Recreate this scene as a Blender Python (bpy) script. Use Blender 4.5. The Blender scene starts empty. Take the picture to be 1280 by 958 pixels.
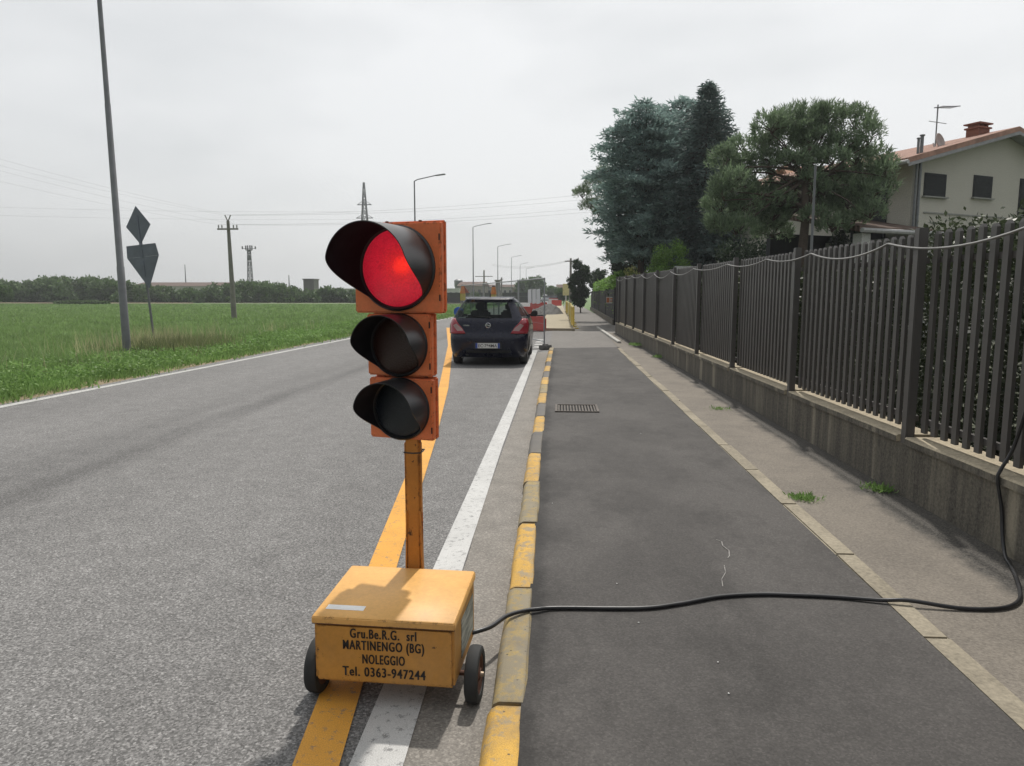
import bpy, bmesh, math, random
import numpy as np
from mathutils import Vector, Matrix
random.seed(7); rng = np.random.default_rng(7)
R = math.radians
scn = bpy.context.scene
COL = scn.collection
# ------------------------------------------------------------------ camera
FPX, PW, PH, VX, HY = 890.0, 1280.0, 958.0, 698.0, 369.0
pitch = math.atan((PH/2-HY)/FPX)
yaw = math.atan((VX-PW/2)/(FPX/math.cos(pitch)))
CAM = Vector((0, 0, 1.52))
FWD = Vector((-math.sin(yaw)*math.cos(pitch), math.cos(yaw)*math.cos(pitch), -math.sin(pitch)))
RIGHT = Vector((math.cos(yaw), math.sin(yaw), 0)); UP = RIGHT.cross(FWD)
cd = bpy.data.cameras.new('camera'); cam = bpy.data.objects.new('camera', cd); COL.objects.link(cam)
cd.sensor_width = 36; cd.lens = FPX/PW*36; cd.clip_start = 0.05; cd.clip_end = 6000
cam.matrix_world = Matrix(((RIGHT.x, UP.x, -FWD.x, CAM.x), (RIGHT.y, UP.y, -FWD.y, CAM.y), (RIGHT.z, UP.z, -FWD.z, CAM.z), (0, 0, 0, 1)))
scn.camera = cam
def ray(x, y): return (FWD*FPX + RIGHT*(x-PW/2) - UP*(y-PH/2)).normalized()
def gp(x, y, z=0.0):
    d = ray(x, y); return CAM + d*((z-CAM.z)/d.z)
def at(x, y, Y):
    d = ray(x, y); return CAM + d*(Y/d.y)
# ------------------------------------------------------------------ light
SUNV = Vector((0.10, 0.58, 1.0)).normalized()
w = bpy.data.worlds.new('World'); scn.world = w; w.use_nodes = True
nt = w.node_tree; nt.nodes.clear()
sky = nt.nodes.new('ShaderNodeTexSky'); sky.sky_type = 'NISHITA'; sky.sun_disc = False
sky.sun_elevation = math.asin(SUNV.z); sky.sun_rotation = math.atan2(SUNV.x, SUNV.y)
sky.air_density = 1.0; sky.dust_density = 4.0
tc = nt.nodes.new('ShaderNodeTexCoord')
cn = nt.nodes.new('ShaderNodeTexNoise'); cn.inputs['Scale'].default_value = 1.6; cn.inputs['Detail'].default_value = 4; cn.inputs['Roughness'].default_value = .5
mp = nt.nodes.new('ShaderNodeMapping'); mp.inputs['Scale'].default_value = (1, 1, 3.0)
nt.links.new(tc.outputs['Generated'], mp.inputs['Vector']); nt.links.new(mp.outputs[0], cn.inputs['Vector'])
cr = nt.nodes.new('ShaderNodeValToRGB')
cr.color_ramp.elements[0].position = .36; cr.color_ramp.elements[0].color = (7.2, 7.4, 7.45, 1)
cr.color_ramp.elements[1].position = .64; cr.color_ramp.elements[1].color = (9.5, 9.6, 9.6, 1)
nt.links.new(cn.outputs['Fac'], cr.inputs[0])
mxw = nt.nodes.new('ShaderNodeMix'); mxw.data_type = 'RGBA'; mxw.inputs[0].default_value = .88
dt = nt.nodes.new('ShaderNodeVectorMath'); dt.operation = 'DOT_PRODUCT'; dt.inputs[1].default_value = SUNV; nt.links.new(tc.outputs['Generated'], dt.inputs[0])
gm = nt.nodes.new('ShaderNodeMapRange'); gm.inputs[1].default_value = -1; gm.inputs[2].default_value = 1; nt.links.new(dt.outputs['Value'], gm.inputs[0])
gr_ = nt.nodes.new('ShaderNodeValToRGB'); e_ = gr_.color_ramp.elements; e_[0].position = 0; e_[0].color = (.34, .34, .35, 1); e_[1].position = 1; e_[1].color = (1.35, 1.33, 1.30, 1)
for p_, c_ in ((.5, .52), (.75, .93), (.88, 1.02), (.94, 1.12)): q_ = e_.new(p_); q_.color = (c_, c_, c_, 1)
nt.links.new(gm.outputs[0], gr_.inputs[0])
ml = nt.nodes.new('ShaderNodeMix'); ml.data_type = 'RGBA'; ml.blend_type = 'MULTIPLY'; ml.inputs[0].default_value = 1; nt.links.new(cr.outputs[0], ml.inputs[6]); nt.links.new(gr_.outputs[0], ml.inputs[7])
nt.links.new(sky.outputs[0], mxw.inputs[6]); nt.links.new(ml.outputs[2], mxw.inputs[7])
bg = nt.nodes.new('ShaderNodeBackground'); bg.inputs['Strength'].default_value = 0.1
wo = nt.nodes.new('ShaderNodeOutputWorld')
nt.links.new(mxw.outputs[2], bg.inputs[0]); nt.links.new(bg.outputs[0], wo.inputs[0])
sl = bpy.data.lights.new('sun', 'SUN'); sl.energy = 3.3; sl.angle = R(1.5); sl.color = (1, .95, .88)
so = bpy.data.objects.new('sun', sl); COL.objects.link(so); so.rotation_euler = SUNV.to_track_quat('Z', 'Y').to_euler(); so.location = (0, 0, 60)
scn.view_settings.view_transform = 'Standard'; scn.view_settings.look = 'None'
scn.view_settings.exposure = 0.0; scn.view_settings.gamma = 1
scn.cycles.use_denoising = True; scn.cycles.volume_bounces = 0
scn.cycles.max_bounces = 8; scn.cycles.transparent_max_bounces = 24
# ------------------------------------------------------------------ materials
MATS = {}
def srgb(r, g, b):
    f = lambda c: ((c/255+.055)/1.055)**2.4 if c > 10 else c/255/12.92
    return (f(r), f(g), f(b), 1)
def newmat(name):
    m = bpy.data.materials.new(name); m.use_nodes = True; t = m.node_tree
    b = t.nodes['Principled BSDF']; return m, t, b
def noise(t, scale, detail=4, rough=.55, vec=None, stretch=None, dist=0):
    n = t.nodes.new('ShaderNodeTexNoise'); n.inputs['Scale'].default_value = scale; n.inputs['Detail'].default_value = detail
    n.inputs['Roughness'].default_value = rough; n.inputs['Distortion'].default_value = dist
    if vec is None:
        c = t.nodes.new('ShaderNodeTexCoord'); vec = c.outputs['Object']
    if stretch:
        m = t.nodes.new('ShaderNodeMapping'); m.inputs['Scale'].default_value = stretch
        t.links.new(vec, m.inputs['Vector']); vec = m.outputs[0]
    t.links.new(vec, n.inputs['Vector']); return n.outputs['Fac']
def ramp(t, fac, stops):
    r = t.nodes.new('ShaderNodeValToRGB'); e = r.color_ramp.elements
    while len(e) > 1: e.remove(e[-1])
    for i, (p, c) in enumerate(stops):
        el = e[0] if i == 0 else e.new(p)
        el.position = p; el.color = c if len(c) == 4 else (*c, 1)
    t.links.new(fac, r.inputs[0]); return r.outputs[0]
def mix(t, fac, a, b, mode='MIX'):
    m = t.nodes.new('ShaderNodeMix'); m.data_type = 'RGBA'; m.blend_type = mode
    for sock, v in ((m.inputs[0], fac), (m.inputs[6], a), (m.inputs[7], b)):
        if hasattr(v, 'is_output'): t.links.new(v, sock)
        else: sock.default_value = v if not isinstance(v, tuple) or len(v) == 4 else (*v, 1)
    return m.outputs[2]
def bump(t, b, h, strength=.3, dist=.01):
    n = t.nodes.new('ShaderNodeBump'); n.inputs['Strength'].default_value = strength; n.inputs['Distance'].default_value = dist
    t.links.new(h, n.inputs['Height']); t.links.new(n.outputs[0], b.inputs['Normal'])
def sc(c, k): return (c[0]*k, c[1]*k, c[2]*k, 1)
def plain(name, col, rough=.6, metal=0, var=.15, scale=8, bumpk=0, spec=None, fine=None):
    if name in MATS: return MATS[name]
    m, t, b = newmat(name)
    n = noise(t, scale, 5)
    c = ramp(t, n, [(.3, sc(col, 1-var)), (.7, sc(col, 1+var))])
    if fine:
        n2 = noise(t, fine, 3, .7); c = mix(t, .55, c, ramp(t, n2, [(.3, sc(col, .55)), (.7, sc(col, 1.5))]))
    t.links.new(c, b.inputs['Base Color']); b.inputs['Roughness'].default_value = rough; b.inputs['Metallic'].default_value = metal
    if spec is not None: b.inputs['Specular IOR Level'].default_value = spec
    if bumpk: bump(t, b, noise(t, fine or scale*10, 4), bumpk, .005)
    MATS[name] = m; return m
def asphalt(name, col, streak=None, kerbdark=False, gutter=False, speck=170, lightspeck=.5, grain=1.0):
    m, t, b = newmat(name)
    c0 = ramp(t, noise(t, .55, 5, .6, stretch=(1, .35, 1)), [(.3, sc(col, .78)), (.7, sc(col, 1.2))])
    c0 = mix(t, .5, c0, ramp(t, noise(t, 4.5, 6, .65), [(.32, sc(col, .72)), (.68, sc(col, 1.25))]))
    if streak:
        for (x0, wd, amt, sgn) in streak:
            g = t.nodes.new('ShaderNodeNewGeometry'); sp = t.nodes.new('ShaderNodeSeparateXYZ'); t.links.new(g.outputs['Position'], sp.inputs[0])
            wn = noise(t, .35, 4, .6, vec=g.outputs['Position'])
            a = t.nodes.new('ShaderNodeMath'); a.operation = 'MULTIPLY_ADD'; a.inputs[1].default_value = .5; t.links.new(wn, a.inputs[0]); t.links.new(sp.outputs[0], a.inputs[2])
            s = t.nodes.new('ShaderNodeMath'); s.operation = 'SUBTRACT'; t.links.new(a.outputs[0], s.inputs[0]); s.inputs[1].default_value = x0+.25
            ab = t.nodes.new('ShaderNodeMath'); ab.operation = 'ABSOLUTE'; t.links.new(s.outputs[0], ab.inputs[0])
            f = ramp(t, ab.outputs[0], [(0, (amt,)*3), (wd*.35, (amt*.7,)*3), (wd, (0, 0, 0))])
            pn = noise(t, 1.3, 5, .6, vec=g.outputs['Position'], stretch=(3, .25, 1))
            f = mix(t, 1.0, f, ramp(t, pn, [(.3, (.35,)*3), (.6, (1,)*3)]), 'MULTIPLY')
            c0 = mix(t, f, c0, sc(col, .5 if sgn < 0 else 1.35))
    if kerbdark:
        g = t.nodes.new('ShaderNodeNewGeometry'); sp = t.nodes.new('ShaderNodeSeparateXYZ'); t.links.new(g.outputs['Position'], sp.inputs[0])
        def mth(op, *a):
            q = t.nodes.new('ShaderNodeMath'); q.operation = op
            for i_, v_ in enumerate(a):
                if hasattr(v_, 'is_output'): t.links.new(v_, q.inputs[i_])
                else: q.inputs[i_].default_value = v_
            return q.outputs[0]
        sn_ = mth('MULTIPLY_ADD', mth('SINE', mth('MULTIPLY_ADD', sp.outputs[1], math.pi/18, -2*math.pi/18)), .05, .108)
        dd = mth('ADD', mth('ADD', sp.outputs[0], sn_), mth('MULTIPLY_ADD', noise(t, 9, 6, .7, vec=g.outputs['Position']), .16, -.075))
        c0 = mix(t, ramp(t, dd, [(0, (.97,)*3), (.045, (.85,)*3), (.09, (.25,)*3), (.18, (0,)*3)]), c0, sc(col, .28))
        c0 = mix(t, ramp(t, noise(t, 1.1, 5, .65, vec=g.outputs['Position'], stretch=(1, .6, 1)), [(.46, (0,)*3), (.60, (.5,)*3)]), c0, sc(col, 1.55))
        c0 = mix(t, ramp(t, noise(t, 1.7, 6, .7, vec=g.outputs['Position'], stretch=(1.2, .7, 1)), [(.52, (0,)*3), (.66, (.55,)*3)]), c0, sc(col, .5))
    f1 = noise(t, speck, 2, .7)
    tcn = t.nodes.new('ShaderNodeTexCoord')
    vs_ = t.nodes.new('ShaderNodeTexVoronoi'); vs_.inputs['Scale'].default_value = speck*.76; t.links.new(tcn.outputs['Object'], vs_.inputs['Vector'])
    sx_ = t.nodes.new('ShaderNodeSeparateColor'); t.links.new(vs_.outputs['Color'], sx_.inputs[0])
    c0 = mix(t, 1.0, c0, ramp(t, sx_.outputs[0], [(0, (.52*grain+(1-grain),)*3), (.5, (.9*grain+(1-grain),)*3), (.85, (1.25*grain+(1-grain),)*3), (1, (1.72*grain+(1-grain),)*3)]), 'MULTIPLY')
    f2 = noise(t, 84, 3, .75)
    c0 = mix(t, 1.0, c0, ramp(t, f2, [(.30, (1-.40*grain,)*3), (.5, (1,)*3), (.70, (1+.48*grain,)*3)]), 'MULTIPLY')
    v = t.nodes.new('ShaderNodeTexVoronoi'); v.inputs['Scale'].default_value = 70
    t.links.new(tcn.outputs['Object'], v.inputs['Vector'])
    sp2 = ramp(t, v.outputs['Distance'], [(.10, (lightspeck,)*3), (.24, (0, 0, 0))])
    msk = ramp(t, v.outputs['Color'], [(.72, (0, 0, 0)), (.78, (1, 1, 1))])
    c0 = mix(t, mix(t, 1.0, sp2, msk, 'MULTIPLY'), c0, sc(col, 2.6))
    t.links.new(c0, b.inputs['Base Color']); b.inputs['Roughness'].default_value = .82; b.inputs['Specular IOR Level'].default_value = .35
    bump(t, b, f1, .12, .003)
    MATS[name] = m; return m
def paint(name, col, wear, under=(.13, .13, .13, 1), scale=30, thr=.40):
    m, t, b = newmat(name)
    n = noise(t, scale, 6, .75); n2 = noise(t, 2.5, 4, .6)
    f = ramp(t, n, [(thr-.05, (0, 0, 0)), (thr+.05, (1, 1, 1))])
    c = ramp(t, n2, [(.3, sc(col, .86)), (.7, sc(col, 1.08))])
    c = mix(t, 1, c, ramp(t, noise(t, 240, 2, .7), [(.3, (.72,)*3), (.65, (1.12,)*3)]), 'MULTIPLY')
    c = mix(t, f, mix(t, wear, c, under), c)
    t.links.new(c, b.inputs['Base Color']); b.inputs['Roughness'].default_value = .75
    bump(t, b, noise(t, 260, 2, .7), .35, .004)
    MATS[name] = m; return m
def foliage(name, dark, light, trans=.3, rough=.55, patch=None):
    m, t, b = newmat(name)
    g = t.nodes.new('ShaderNodeNewGeometry')
    c = ramp(t, g.outputs['Random Per Island'], [(0, dark), (.55, tuple((a+b_)/2 for a, b_ in zip(dark, light))), (1, light)])
    n = noise(t, .9, 3)
    c = mix(t, .5, c, mix(t, 1, c, ramp(t, n, [(.35, (.55,)*3), (.65, (1.5,)*3)]), 'MULTIPLY'))
    if patch: c = mix(t, ramp(t, noise(t, patch[1], 3, .6), [(.5, (0, 0, 0)), (.64, (1, 1, 1))]), c, patch[0])
    t.links.new(c, b.inputs['Base Color']); b.inputs['Roughness'].default_value = rough; b.inputs['Specular IOR Level'].default_value = .3
    tr = t.nodes.new('ShaderNodeBsdfTranslucent'); t.links.new(c, tr.inputs[0])
    ms = t.nodes.new('ShaderNodeMixShader'); ms.inputs[0].default_value = trans
    t.links.new(b.outputs[0], ms.inputs[1]); t.links.new(tr.outputs[0], ms.inputs[2])
    t.links.new(ms.outputs[0], t.nodes['Material Output'].inputs[0])
    MATS[name] = m; return m
def glassy(name, tint, alpha):
    m, t, b = newmat(name)
    b.inputs['Base Color'].default_value = (.01, .012, .015, 1); b.inputs['Roughness'].default_value = .04
    tr = t.nodes.new('ShaderNodeBsdfTransparent'); tr.inputs[0].default_value = tint
    ms = t.nodes.new('ShaderNodeMixShader'); ms.inputs[0].default_value = alpha
    t.links.new(tr.outputs[0], ms.inputs[1]); t.links.new(b.outputs[0], ms.inputs[2])
    t.links.new(ms.outputs[0], t.nodes['Material Output'].inputs[0])
    MATS[name] = m; return m
# ------------------------------------------------------------------ mesh helpers
def tag(o, label=None, cat=None, group=None, kind=None):
    if label: o['label'] = label
    if cat: o['category'] = cat
    if group: o['group'] = group
    if kind: o['kind'] = kind
    return o
def empty(name, loc=(0, 0, 0), rz=0, label=None, cat=None, group=None):
    o = bpy.data.objects.new(name, None); COL.objects.link(o); o.location = loc; o.rotation_euler = (0, 0, rz)
    o.empty_display_size = .1
    return tag(o, label, cat, group)
class MB:
    def __init__(s): s.v = []; s.f = []; s.m = []
    def add(s, vs, fs, mi=0):
        k = len(s.v); s.v += [tuple(v) for v in vs]; s.f += [tuple(i+k for i in f) for f in fs]; s.m += [mi]*len(fs); return s
    def box(s, c, d, rz=0, mi=0, M=None):
        vs = []
        ca, sa = math.cos(rz), math.sin(rz)
        for z in (-.5, .5):
            for x, y in ((-.5, -.5), (.5, -.5), (.5, .5), (-.5, .5)):
                p = Vector((x*d[0], y*d[1], z*d[2]))
                p = M @ p if M else Vector((p.x*ca-p.y*sa, p.x*sa+p.y*ca, p.z))
                vs.append(p+Vector(c))
        return s.add(vs, [(3, 2, 1, 0), (4, 5, 6, 7), (0, 1, 5, 4), (1, 2, 6, 5), (2, 3, 7, 6), (3, 0, 4, 7)], mi)
    def tube(s, pts, r, n=8, mi=0, caps=True):
        pts = [Vector(p) for p in pts]; N = len(pts)
        rr = r if isinstance(r, (list, tuple)) else [r]*N
        ref = None; rings = []
        for i, p in enumerate(pts):
            tdir = (pts[min(i+1, N-1)]-pts[max(i-1, 0)])
            tdir = tdir.normalized() if tdir.length > 1e-9 else Vector((0, 0, 1))
            if ref is None:
                ref = Vector((1, 0, 0)) if abs(tdir.x) < .9 else Vector((0, 1, 0))
            ref = (ref - tdir*ref.dot(tdir)).normalized(); b = tdir.cross(ref)
            rings.append([p+(ref*math.cos(2*math.pi*k/n)+b*math.sin(2*math.pi*k/n))*rr[i] for k in range(n)])
        vs = [v for rg in rings for v in rg]; fs = []
        for i in range(N-1):
            for k in range(n):
                k2 = (k+1) % n; fs.append((i*n+k, i*n+k2, (i+1)*n+k2, (i+1)*n+k))
        if caps: fs += [tuple(range(n-1, -1, -1)), tuple((N-1)*n+k for k in range(n))]
        return s.add(vs, fs, mi)
    def bar(s, p0, p1, wd, th, mi=0, up=(0, 0, 1)):
        p0, p1 = Vector(p0), Vector(p1); d = (p1-p0).normalized(); u = Vector(up)
        if abs(d.dot(u)) > .98: u = Vector((0, 1, 0))
        a = d.cross(u).normalized(); b = a.cross(d)
        vs = [p+a*i*wd/2+b*j*th/2 for p in (p0, p1) for i, j in ((-1, -1), (1, -1), (1, 1), (-1, 1))]
        return s.add(vs, [(3, 2, 1, 0), (4, 5, 6, 7), (0, 1, 5, 4), (1, 2, 6, 5), (2, 3, 7, 6), (3, 0, 4, 7)], mi)
    def prism(s, pts, ex, mi=0):  # planar polygon pts extruded by vector ex
        pts = [Vector(p) for p in pts]; ex = Vector(ex); n = len(pts)
        return s.add(pts+[p+ex for p in pts], [tuple(range(n-1, -1, -1)), tuple(range(n, 2*n))]+[(i, (i+1) % n, n+(i+1) % n, n+i) for i in range(n)], mi)
    def lathe(s, prof, n=24, M=None, mi=0):  # prof (r,z)
        M = M or Matrix(); vs = []; fs = []; k = len(prof)
        for i in range(n):
            a = 2*math.pi*i/n
            for r, z in prof: vs.append(M @ Vector((r*math.cos(a), r*math.sin(a), z)))
        for i in range(n):
            j = (i+1) % n
            for q in range(k-1): fs.append((i*k+q, j*k+q, j*k+q+1, i*k+q+1))
        return s.add(vs, fs, mi)
    def build(s, name, mats, parent=None, smooth=None, bevel=0, seg=2, fix=True):
        me = bpy.data.meshes.new(name); me.from_pydata(s.v, [], s.f)
        mats = mats if isinstance(mats, (list, tuple)) else [mats]
        for m in mats: me.materials.append(m)
        me.polygons.foreach_set('material_index', s.m)
        if fix:
            bm = bmesh.new(); bm.from_mesh(me)
            if smooth is not None: bmesh.ops.remove_doubles(bm, verts=bm.verts, dist=1e-5)
            bmesh.ops.recalc_face_normals(bm, faces=bm.faces)
            if bevel:
                es = [e for e in bm.edges if len(e.link_faces) == 2 and e.calc_face_angle(0) > .6]
                bmesh.ops.bevel(bm, geom=es, offset=bevel, segments=seg, affect='EDGES', clamp_overlap=True)
            if smooth is not None:
                for f in bm.faces: f.smooth = True
                for e in bm.edges:
                    if len(e.link_faces) == 2 and e.calc_face_angle(0) > R(smooth): e.smooth = False
            bm.to_mesh(me); bm.free()
        me.update()
        o = bpy.data.objects.new(name, me); COL.objects.link(o)
        if parent: o.parent = parent
        return o
def npmesh(name, V, F, mat, parent=None, mi=None):
    V = np.asarray(V, np.float32); F = np.asarray(F, np.int32); k = F.shape[1]
    me = bpy.data.meshes.new(name); me.vertices.add(len(V)); me.vertices.foreach_set('co', V.ravel())
    me.loops.add(F.size); me.loops.foreach_set('vertex_index', F.ravel())
    me.polygons.add(len(F)); me.polygons.foreach_set('loop_start', np.arange(0, F.size, k, dtype=np.int32))
    for m in (mat if isinstance(mat, (list, tuple)) else [mat]): me.materials.append(m)
    if mi is not None: me.polygons.foreach_set('material_index', np.asarray(mi, np.int32))
    me.update(calc_edges=True); me.validate()
    o = bpy.data.objects.new(name, me); COL.objects.link(o)
    if parent: o.parent = parent
    return o
def norm(a): return a/np.maximum(np.linalg.norm(a, axis=1, keepdims=True), 1e-9)
def leafquads(P, D, L, W):   # diamond leaves: base P, direction D
    P = np.asarray(P, float); D = norm(np.asarray(D, float)); n = len(P)
    L = np.broadcast_to(L, (n,))[:, None]; W = np.broadcast_to(W, (n,))[:, None]
    S = norm(np.cross(D, rng.normal(size=(n, 3))))
    V = np.stack([P, P+D*L*.5+S*W*.5, P+D*L, P+D*L*.5-S*W*.5], 1).reshape(-1, 3)
    return V, np.arange(4*n).reshape(n, 4)
def blades(P, D, L, W):      # tapering grass blades (triangles)
    P = np.asarray(P, float); D = norm(np.asarray(D, float)); n = len(P)
    L = np.broadcast_to(L, (n,))[:, None]; W = np.broadcast_to(W, (n,))[:, None]
    S = norm(np.cross(D, rng.normal(size=(n, 3)))); 
    V = np.stack([P-S*W*.5, P+S*W*.5, P+D*L], 1).reshape(-1, 3)
    return V, np.arange(3*n).reshape(n, 3)
def strip(name, pts, z, mat, zs=None, label=None, kind='structure'):   # pts: list of (xl, xr, y)
    mb = MB()
    for (a, b) in zip(pts[:-1], pts[1:]):
        mb.add([(a[0], a[2], z), (a[1], a[2], z), (b[1], b[2], z), (b[0], b[2], z)], [(0, 1, 2, 3)])
    o = mb.build(name, mat, fix=False); tag(o, label, None, None, kind); return o
def textmesh(name, s, wd, ht, M, mat, parent, bold=.0, extrude=.0006, space=1.0):
    cu = bpy.data.curves.new(name, 'FONT'); cu.body = s; cu.size = 1; cu.align_x = 'CENTER'; cu.offset = bold; cu.extrude = 0; cu.space_character = space
    to = bpy.data.objects.new(name, cu); COL.objects.link(to)
    me = bpy.data.meshes.new_from_object(to.evaluated_get(bpy.context.evaluated_depsgraph_get()))
    bpy.data.objects.remove(to)
    co = np.empty(len(me.vertices)*3, np.float32); me.vertices.foreach_get('co', co); co = co.reshape(-1, 3)
    mn, mx = co.min(0), co.max(0)
    kx = wd/(mx[0]-mn[0]); ky = ht/(.73 if mx[1] < .85 else .73)
    co[:, 0] = (co[:, 0]-(mn[0]+mx[0])/2)*kx; co[:, 1] = co[:, 1]*ky
    out = [M @ Vector((float(a), float(b), extrude)) for a, b, c in co]
    me.vertices.foreach_set('co', np.array(out, np.float32).ravel()); me.materials.clear(); me.materials.append(mat); me.update()
    o = bpy.data.objects.new(name, me); COL.objects.link(o); o.parent = parent; return o
def copytree(o, parent=None):
    c = o.copy(); COL.objects.link(c)
    if parent: c.parent = parent
    for ch in list(o.children): copytree(ch, c)
    return c
# ------------------------------------------------------------------ ground
M_road = asphalt('road_asphalt', (.160, .157, .154, 1), streak=[(-4.1, .30, .75, -1), (-4.65, .55, .35, -1), (-6.1, .7, .25, 1), (-2.6, .9, .25, 1), (-1.4, .5, .2, -1)])
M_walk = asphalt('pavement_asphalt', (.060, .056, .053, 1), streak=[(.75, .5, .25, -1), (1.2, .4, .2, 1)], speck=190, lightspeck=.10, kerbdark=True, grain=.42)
M_gut = asphalt('gutter_concrete', (.205, .190, .170, 1), speck=190, lightspeck=.2, grain=.5)
M_drive = asphalt('driveway_asphalt', (.160, .150, .138, 1), speck=160, lightspeck=.15, grain=.5)
def ground_mat():
    m, t, b = newmat('field_ground')
    c = ramp(t, noise(t, .05, 5, .6), [(.3, (.09, .16, .045)), (.7, (.13, .215, .065))])
    c = mix(t, .6, c, ramp(t, noise(t, 1.2, 6, .7, stretch=(1, .35, 1)), [(.3, (.05, .095, .025)), (.7, (.11, .19, .045))]))
    t.links.new(c, b.inputs['Base Color']); b.inputs['Roughness'].default_value = .9
    bump(t, b, noise(t, 3, 6, .7), .6, .1); return m
MATS['ground'] = ground_mat()
mb = MB(); mb.add([(-2500, -60, -.03), (2500, -60, -.03), (2500, 4000, -.03), (-2500, 4000, -.03)], [(0, 1, 2, 3)])
tag(mb.build('ground', MATS['ground'], fix=False), kind='structure')
strip('road', [(-7.85, -.1, -8), (-7.75, -.1, 20), (-7.6, -.1, 60), (-7.6, .2, 400)], 0, M_road)
def kx(Y): return -.05*math.sin(math.pi*min(max((Y-2)/18, 0), 1))
gy = [-3]+[1+i*.75 for i in range(25)]
strip('gutter', [(-.515-(.02 if y > 4 else 0), -.2+kx(y), y) for y in gy], .004, M_gut)
W_wh = paint('white_paint', (.50, .50, .49, 1), .75, thr=.41); W_ye = paint('yellow_paint', (.68, .33, .045, 1), .7, thr=.40)
strip('white_edge_line', [(-.655, -.48, -2), (-.665, -.49, 2.1), (-.685, -.52, 3.8), (-.69, -.55, 7), (-.70, -.56, 19.6)], .008, W_wh)
strip('yellow_guide_line', [(-.84+.0+.55, -.70+.55, -2), (-.85, -.697, 2.1), (-1.06, -.90, 3.85), (-1.44, -1.28, 7.33), (-1.95, -1.79, 11.5), (-3.33, -3.17, 21.4), (-5.2, -5.04, 33)], .0085, W_ye)
W_ol = paint('old_white_paint', (.48, .48, .46, 1), .8, thr=.44)
strip('far_edge_line', [(-7.70, -7.53, 4), (-7.68, -7.52, 9), (-7.50, -7.36, 14.6), (-7.38, -7.24, 23), (-7.2, -7.08, 60), (-7.1, -6.98, 300)], .004, W_ol)
for i in range(4):
    y = 20.6+i*1.15
    strip('white_dash', [(-.74, -.50, y), (-.70, -.46, y+.55)], .004, W_ol)
# gravelly dry shoulder of the road
M_dry = plain('dry_soil', (.22, .17, .11, 1), .95, var=.35, scale=3, fine=45, bumpk=.5)
strip('road_shoulder', [(-8.6, -7.74, 4), (-8.35, -7.70, 12), (-8.15, -7.6, 25), (-7.9, -7.5, 60), (-7.9, -7.45, 300)], -.004, M_dry)
# pavement
sw = []
sw.append((-.115+kx(-3), 1.53, -3)); 
for y in [1+i*.75 for i in range(24)]: sw.append((-.115+kx(y), 1.535+.004*max(y-8, 0), y))
sw.append((-.12, 1.60, 19.2))
strip('pavement', sw, .1, M_walk)
mb = MB(); mb.add([(-.2, 19.2, .1), (1.6, 19.2, .1), (1.75, 20.9, .012), (-.3, 20.4, .012)], [(0, 1, 2, 3)])
tag(mb.build('pavement_ramp', M_walk, fix=False), kind='structure')
mb = MB(); mb.add([(-.25, 19.0, .008), (14, 19.0, .008), (14, 60, .008), (-.25, 60, .008)], [(0, 1, 2, 3)])
tag(mb.build('side_driveway', M_drive, fix=False), kind='structure')
strip('far_pavement', [(.72, 2.75, 30.5), (.72, 2.85, 45), (.8, 3.3, 110)], .014, M_drive)
mb = MB(); mb.add([(2.62, -10, .05), (60, -10, .05), (60, 29.0, .05), (2.40, 29.0, .05)], [(0, 1, 2, 3)]); tag(mb.build('garden_ground', plain('garden_soil', (.045, .050, .028, 1), .95, var=.4, scale=2), fix=False), kind='structure')
# border stones and concrete strip
M_bord = plain('border_concrete', (.25, .22, .165, 1), .9, var=.5, scale=3.5, fine=38, bumpk=.4)
def strip_mat():
    m, t, b = newmat('side_strip_concrete')
    c = ramp(t, noise(t, 2.2, 6, .65), [(.3, (.12, .105, .088)), (.7, (.245, .215, .175))])
    c = mix(t, .5, c, ramp(t, noise(t, 70, 3, .7), [(.3, (.09, .08, .07)), (.7, (.30, .27, .23))]))
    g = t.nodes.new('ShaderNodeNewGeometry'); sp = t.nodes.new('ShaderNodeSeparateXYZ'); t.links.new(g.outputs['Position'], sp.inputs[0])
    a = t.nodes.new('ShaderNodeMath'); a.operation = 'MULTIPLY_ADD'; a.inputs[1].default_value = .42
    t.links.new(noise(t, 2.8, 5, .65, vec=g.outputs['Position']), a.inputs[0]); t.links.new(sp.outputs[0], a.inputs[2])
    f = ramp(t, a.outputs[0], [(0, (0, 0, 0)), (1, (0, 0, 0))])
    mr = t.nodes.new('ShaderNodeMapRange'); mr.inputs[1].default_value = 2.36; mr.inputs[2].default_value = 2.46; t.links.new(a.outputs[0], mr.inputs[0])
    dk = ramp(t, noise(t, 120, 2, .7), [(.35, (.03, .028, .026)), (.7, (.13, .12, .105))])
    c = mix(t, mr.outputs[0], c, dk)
    t.links.new(c, b.inputs['Base Color']); b.inputs['Roughness'].default_value = .92
    bump(t, b, noise(t, 70, 4, .7), .7, .012); return m
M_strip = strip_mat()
mb = MB()
y = -2.8
while y < 18.6:
    L = .96+random.uniform(-.02, .02); x0 = 1.535+.004*max(y-8, 0)
    mb.box((x0+.055+random.uniform(-.009, .009), y+L/2, .049), (.112+random.uniform(-.012, .008), L-.003, .112+random.uniform(-.006, .008)), rz=random.uniform(-.009, .009)); y += L
o = mb.build('pavement_border', M_bord, bevel=.008); tag(o, kind='structure')
def wx(Y): return 2.50-.007*Y
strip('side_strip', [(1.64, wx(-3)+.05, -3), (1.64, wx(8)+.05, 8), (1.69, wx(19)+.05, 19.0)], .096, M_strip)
mb = MB(); mb.add([(1.69, 19.0, .096), (wx(19)+.05, 19.0, .096), (wx(21)+.05, 21.0, .016), (1.74, 21.0, .016)], [(0, 1, 2, 3)]); tag(mb.build('side_strip_ramp', M_strip, fix=False), kind='structure')
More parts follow.
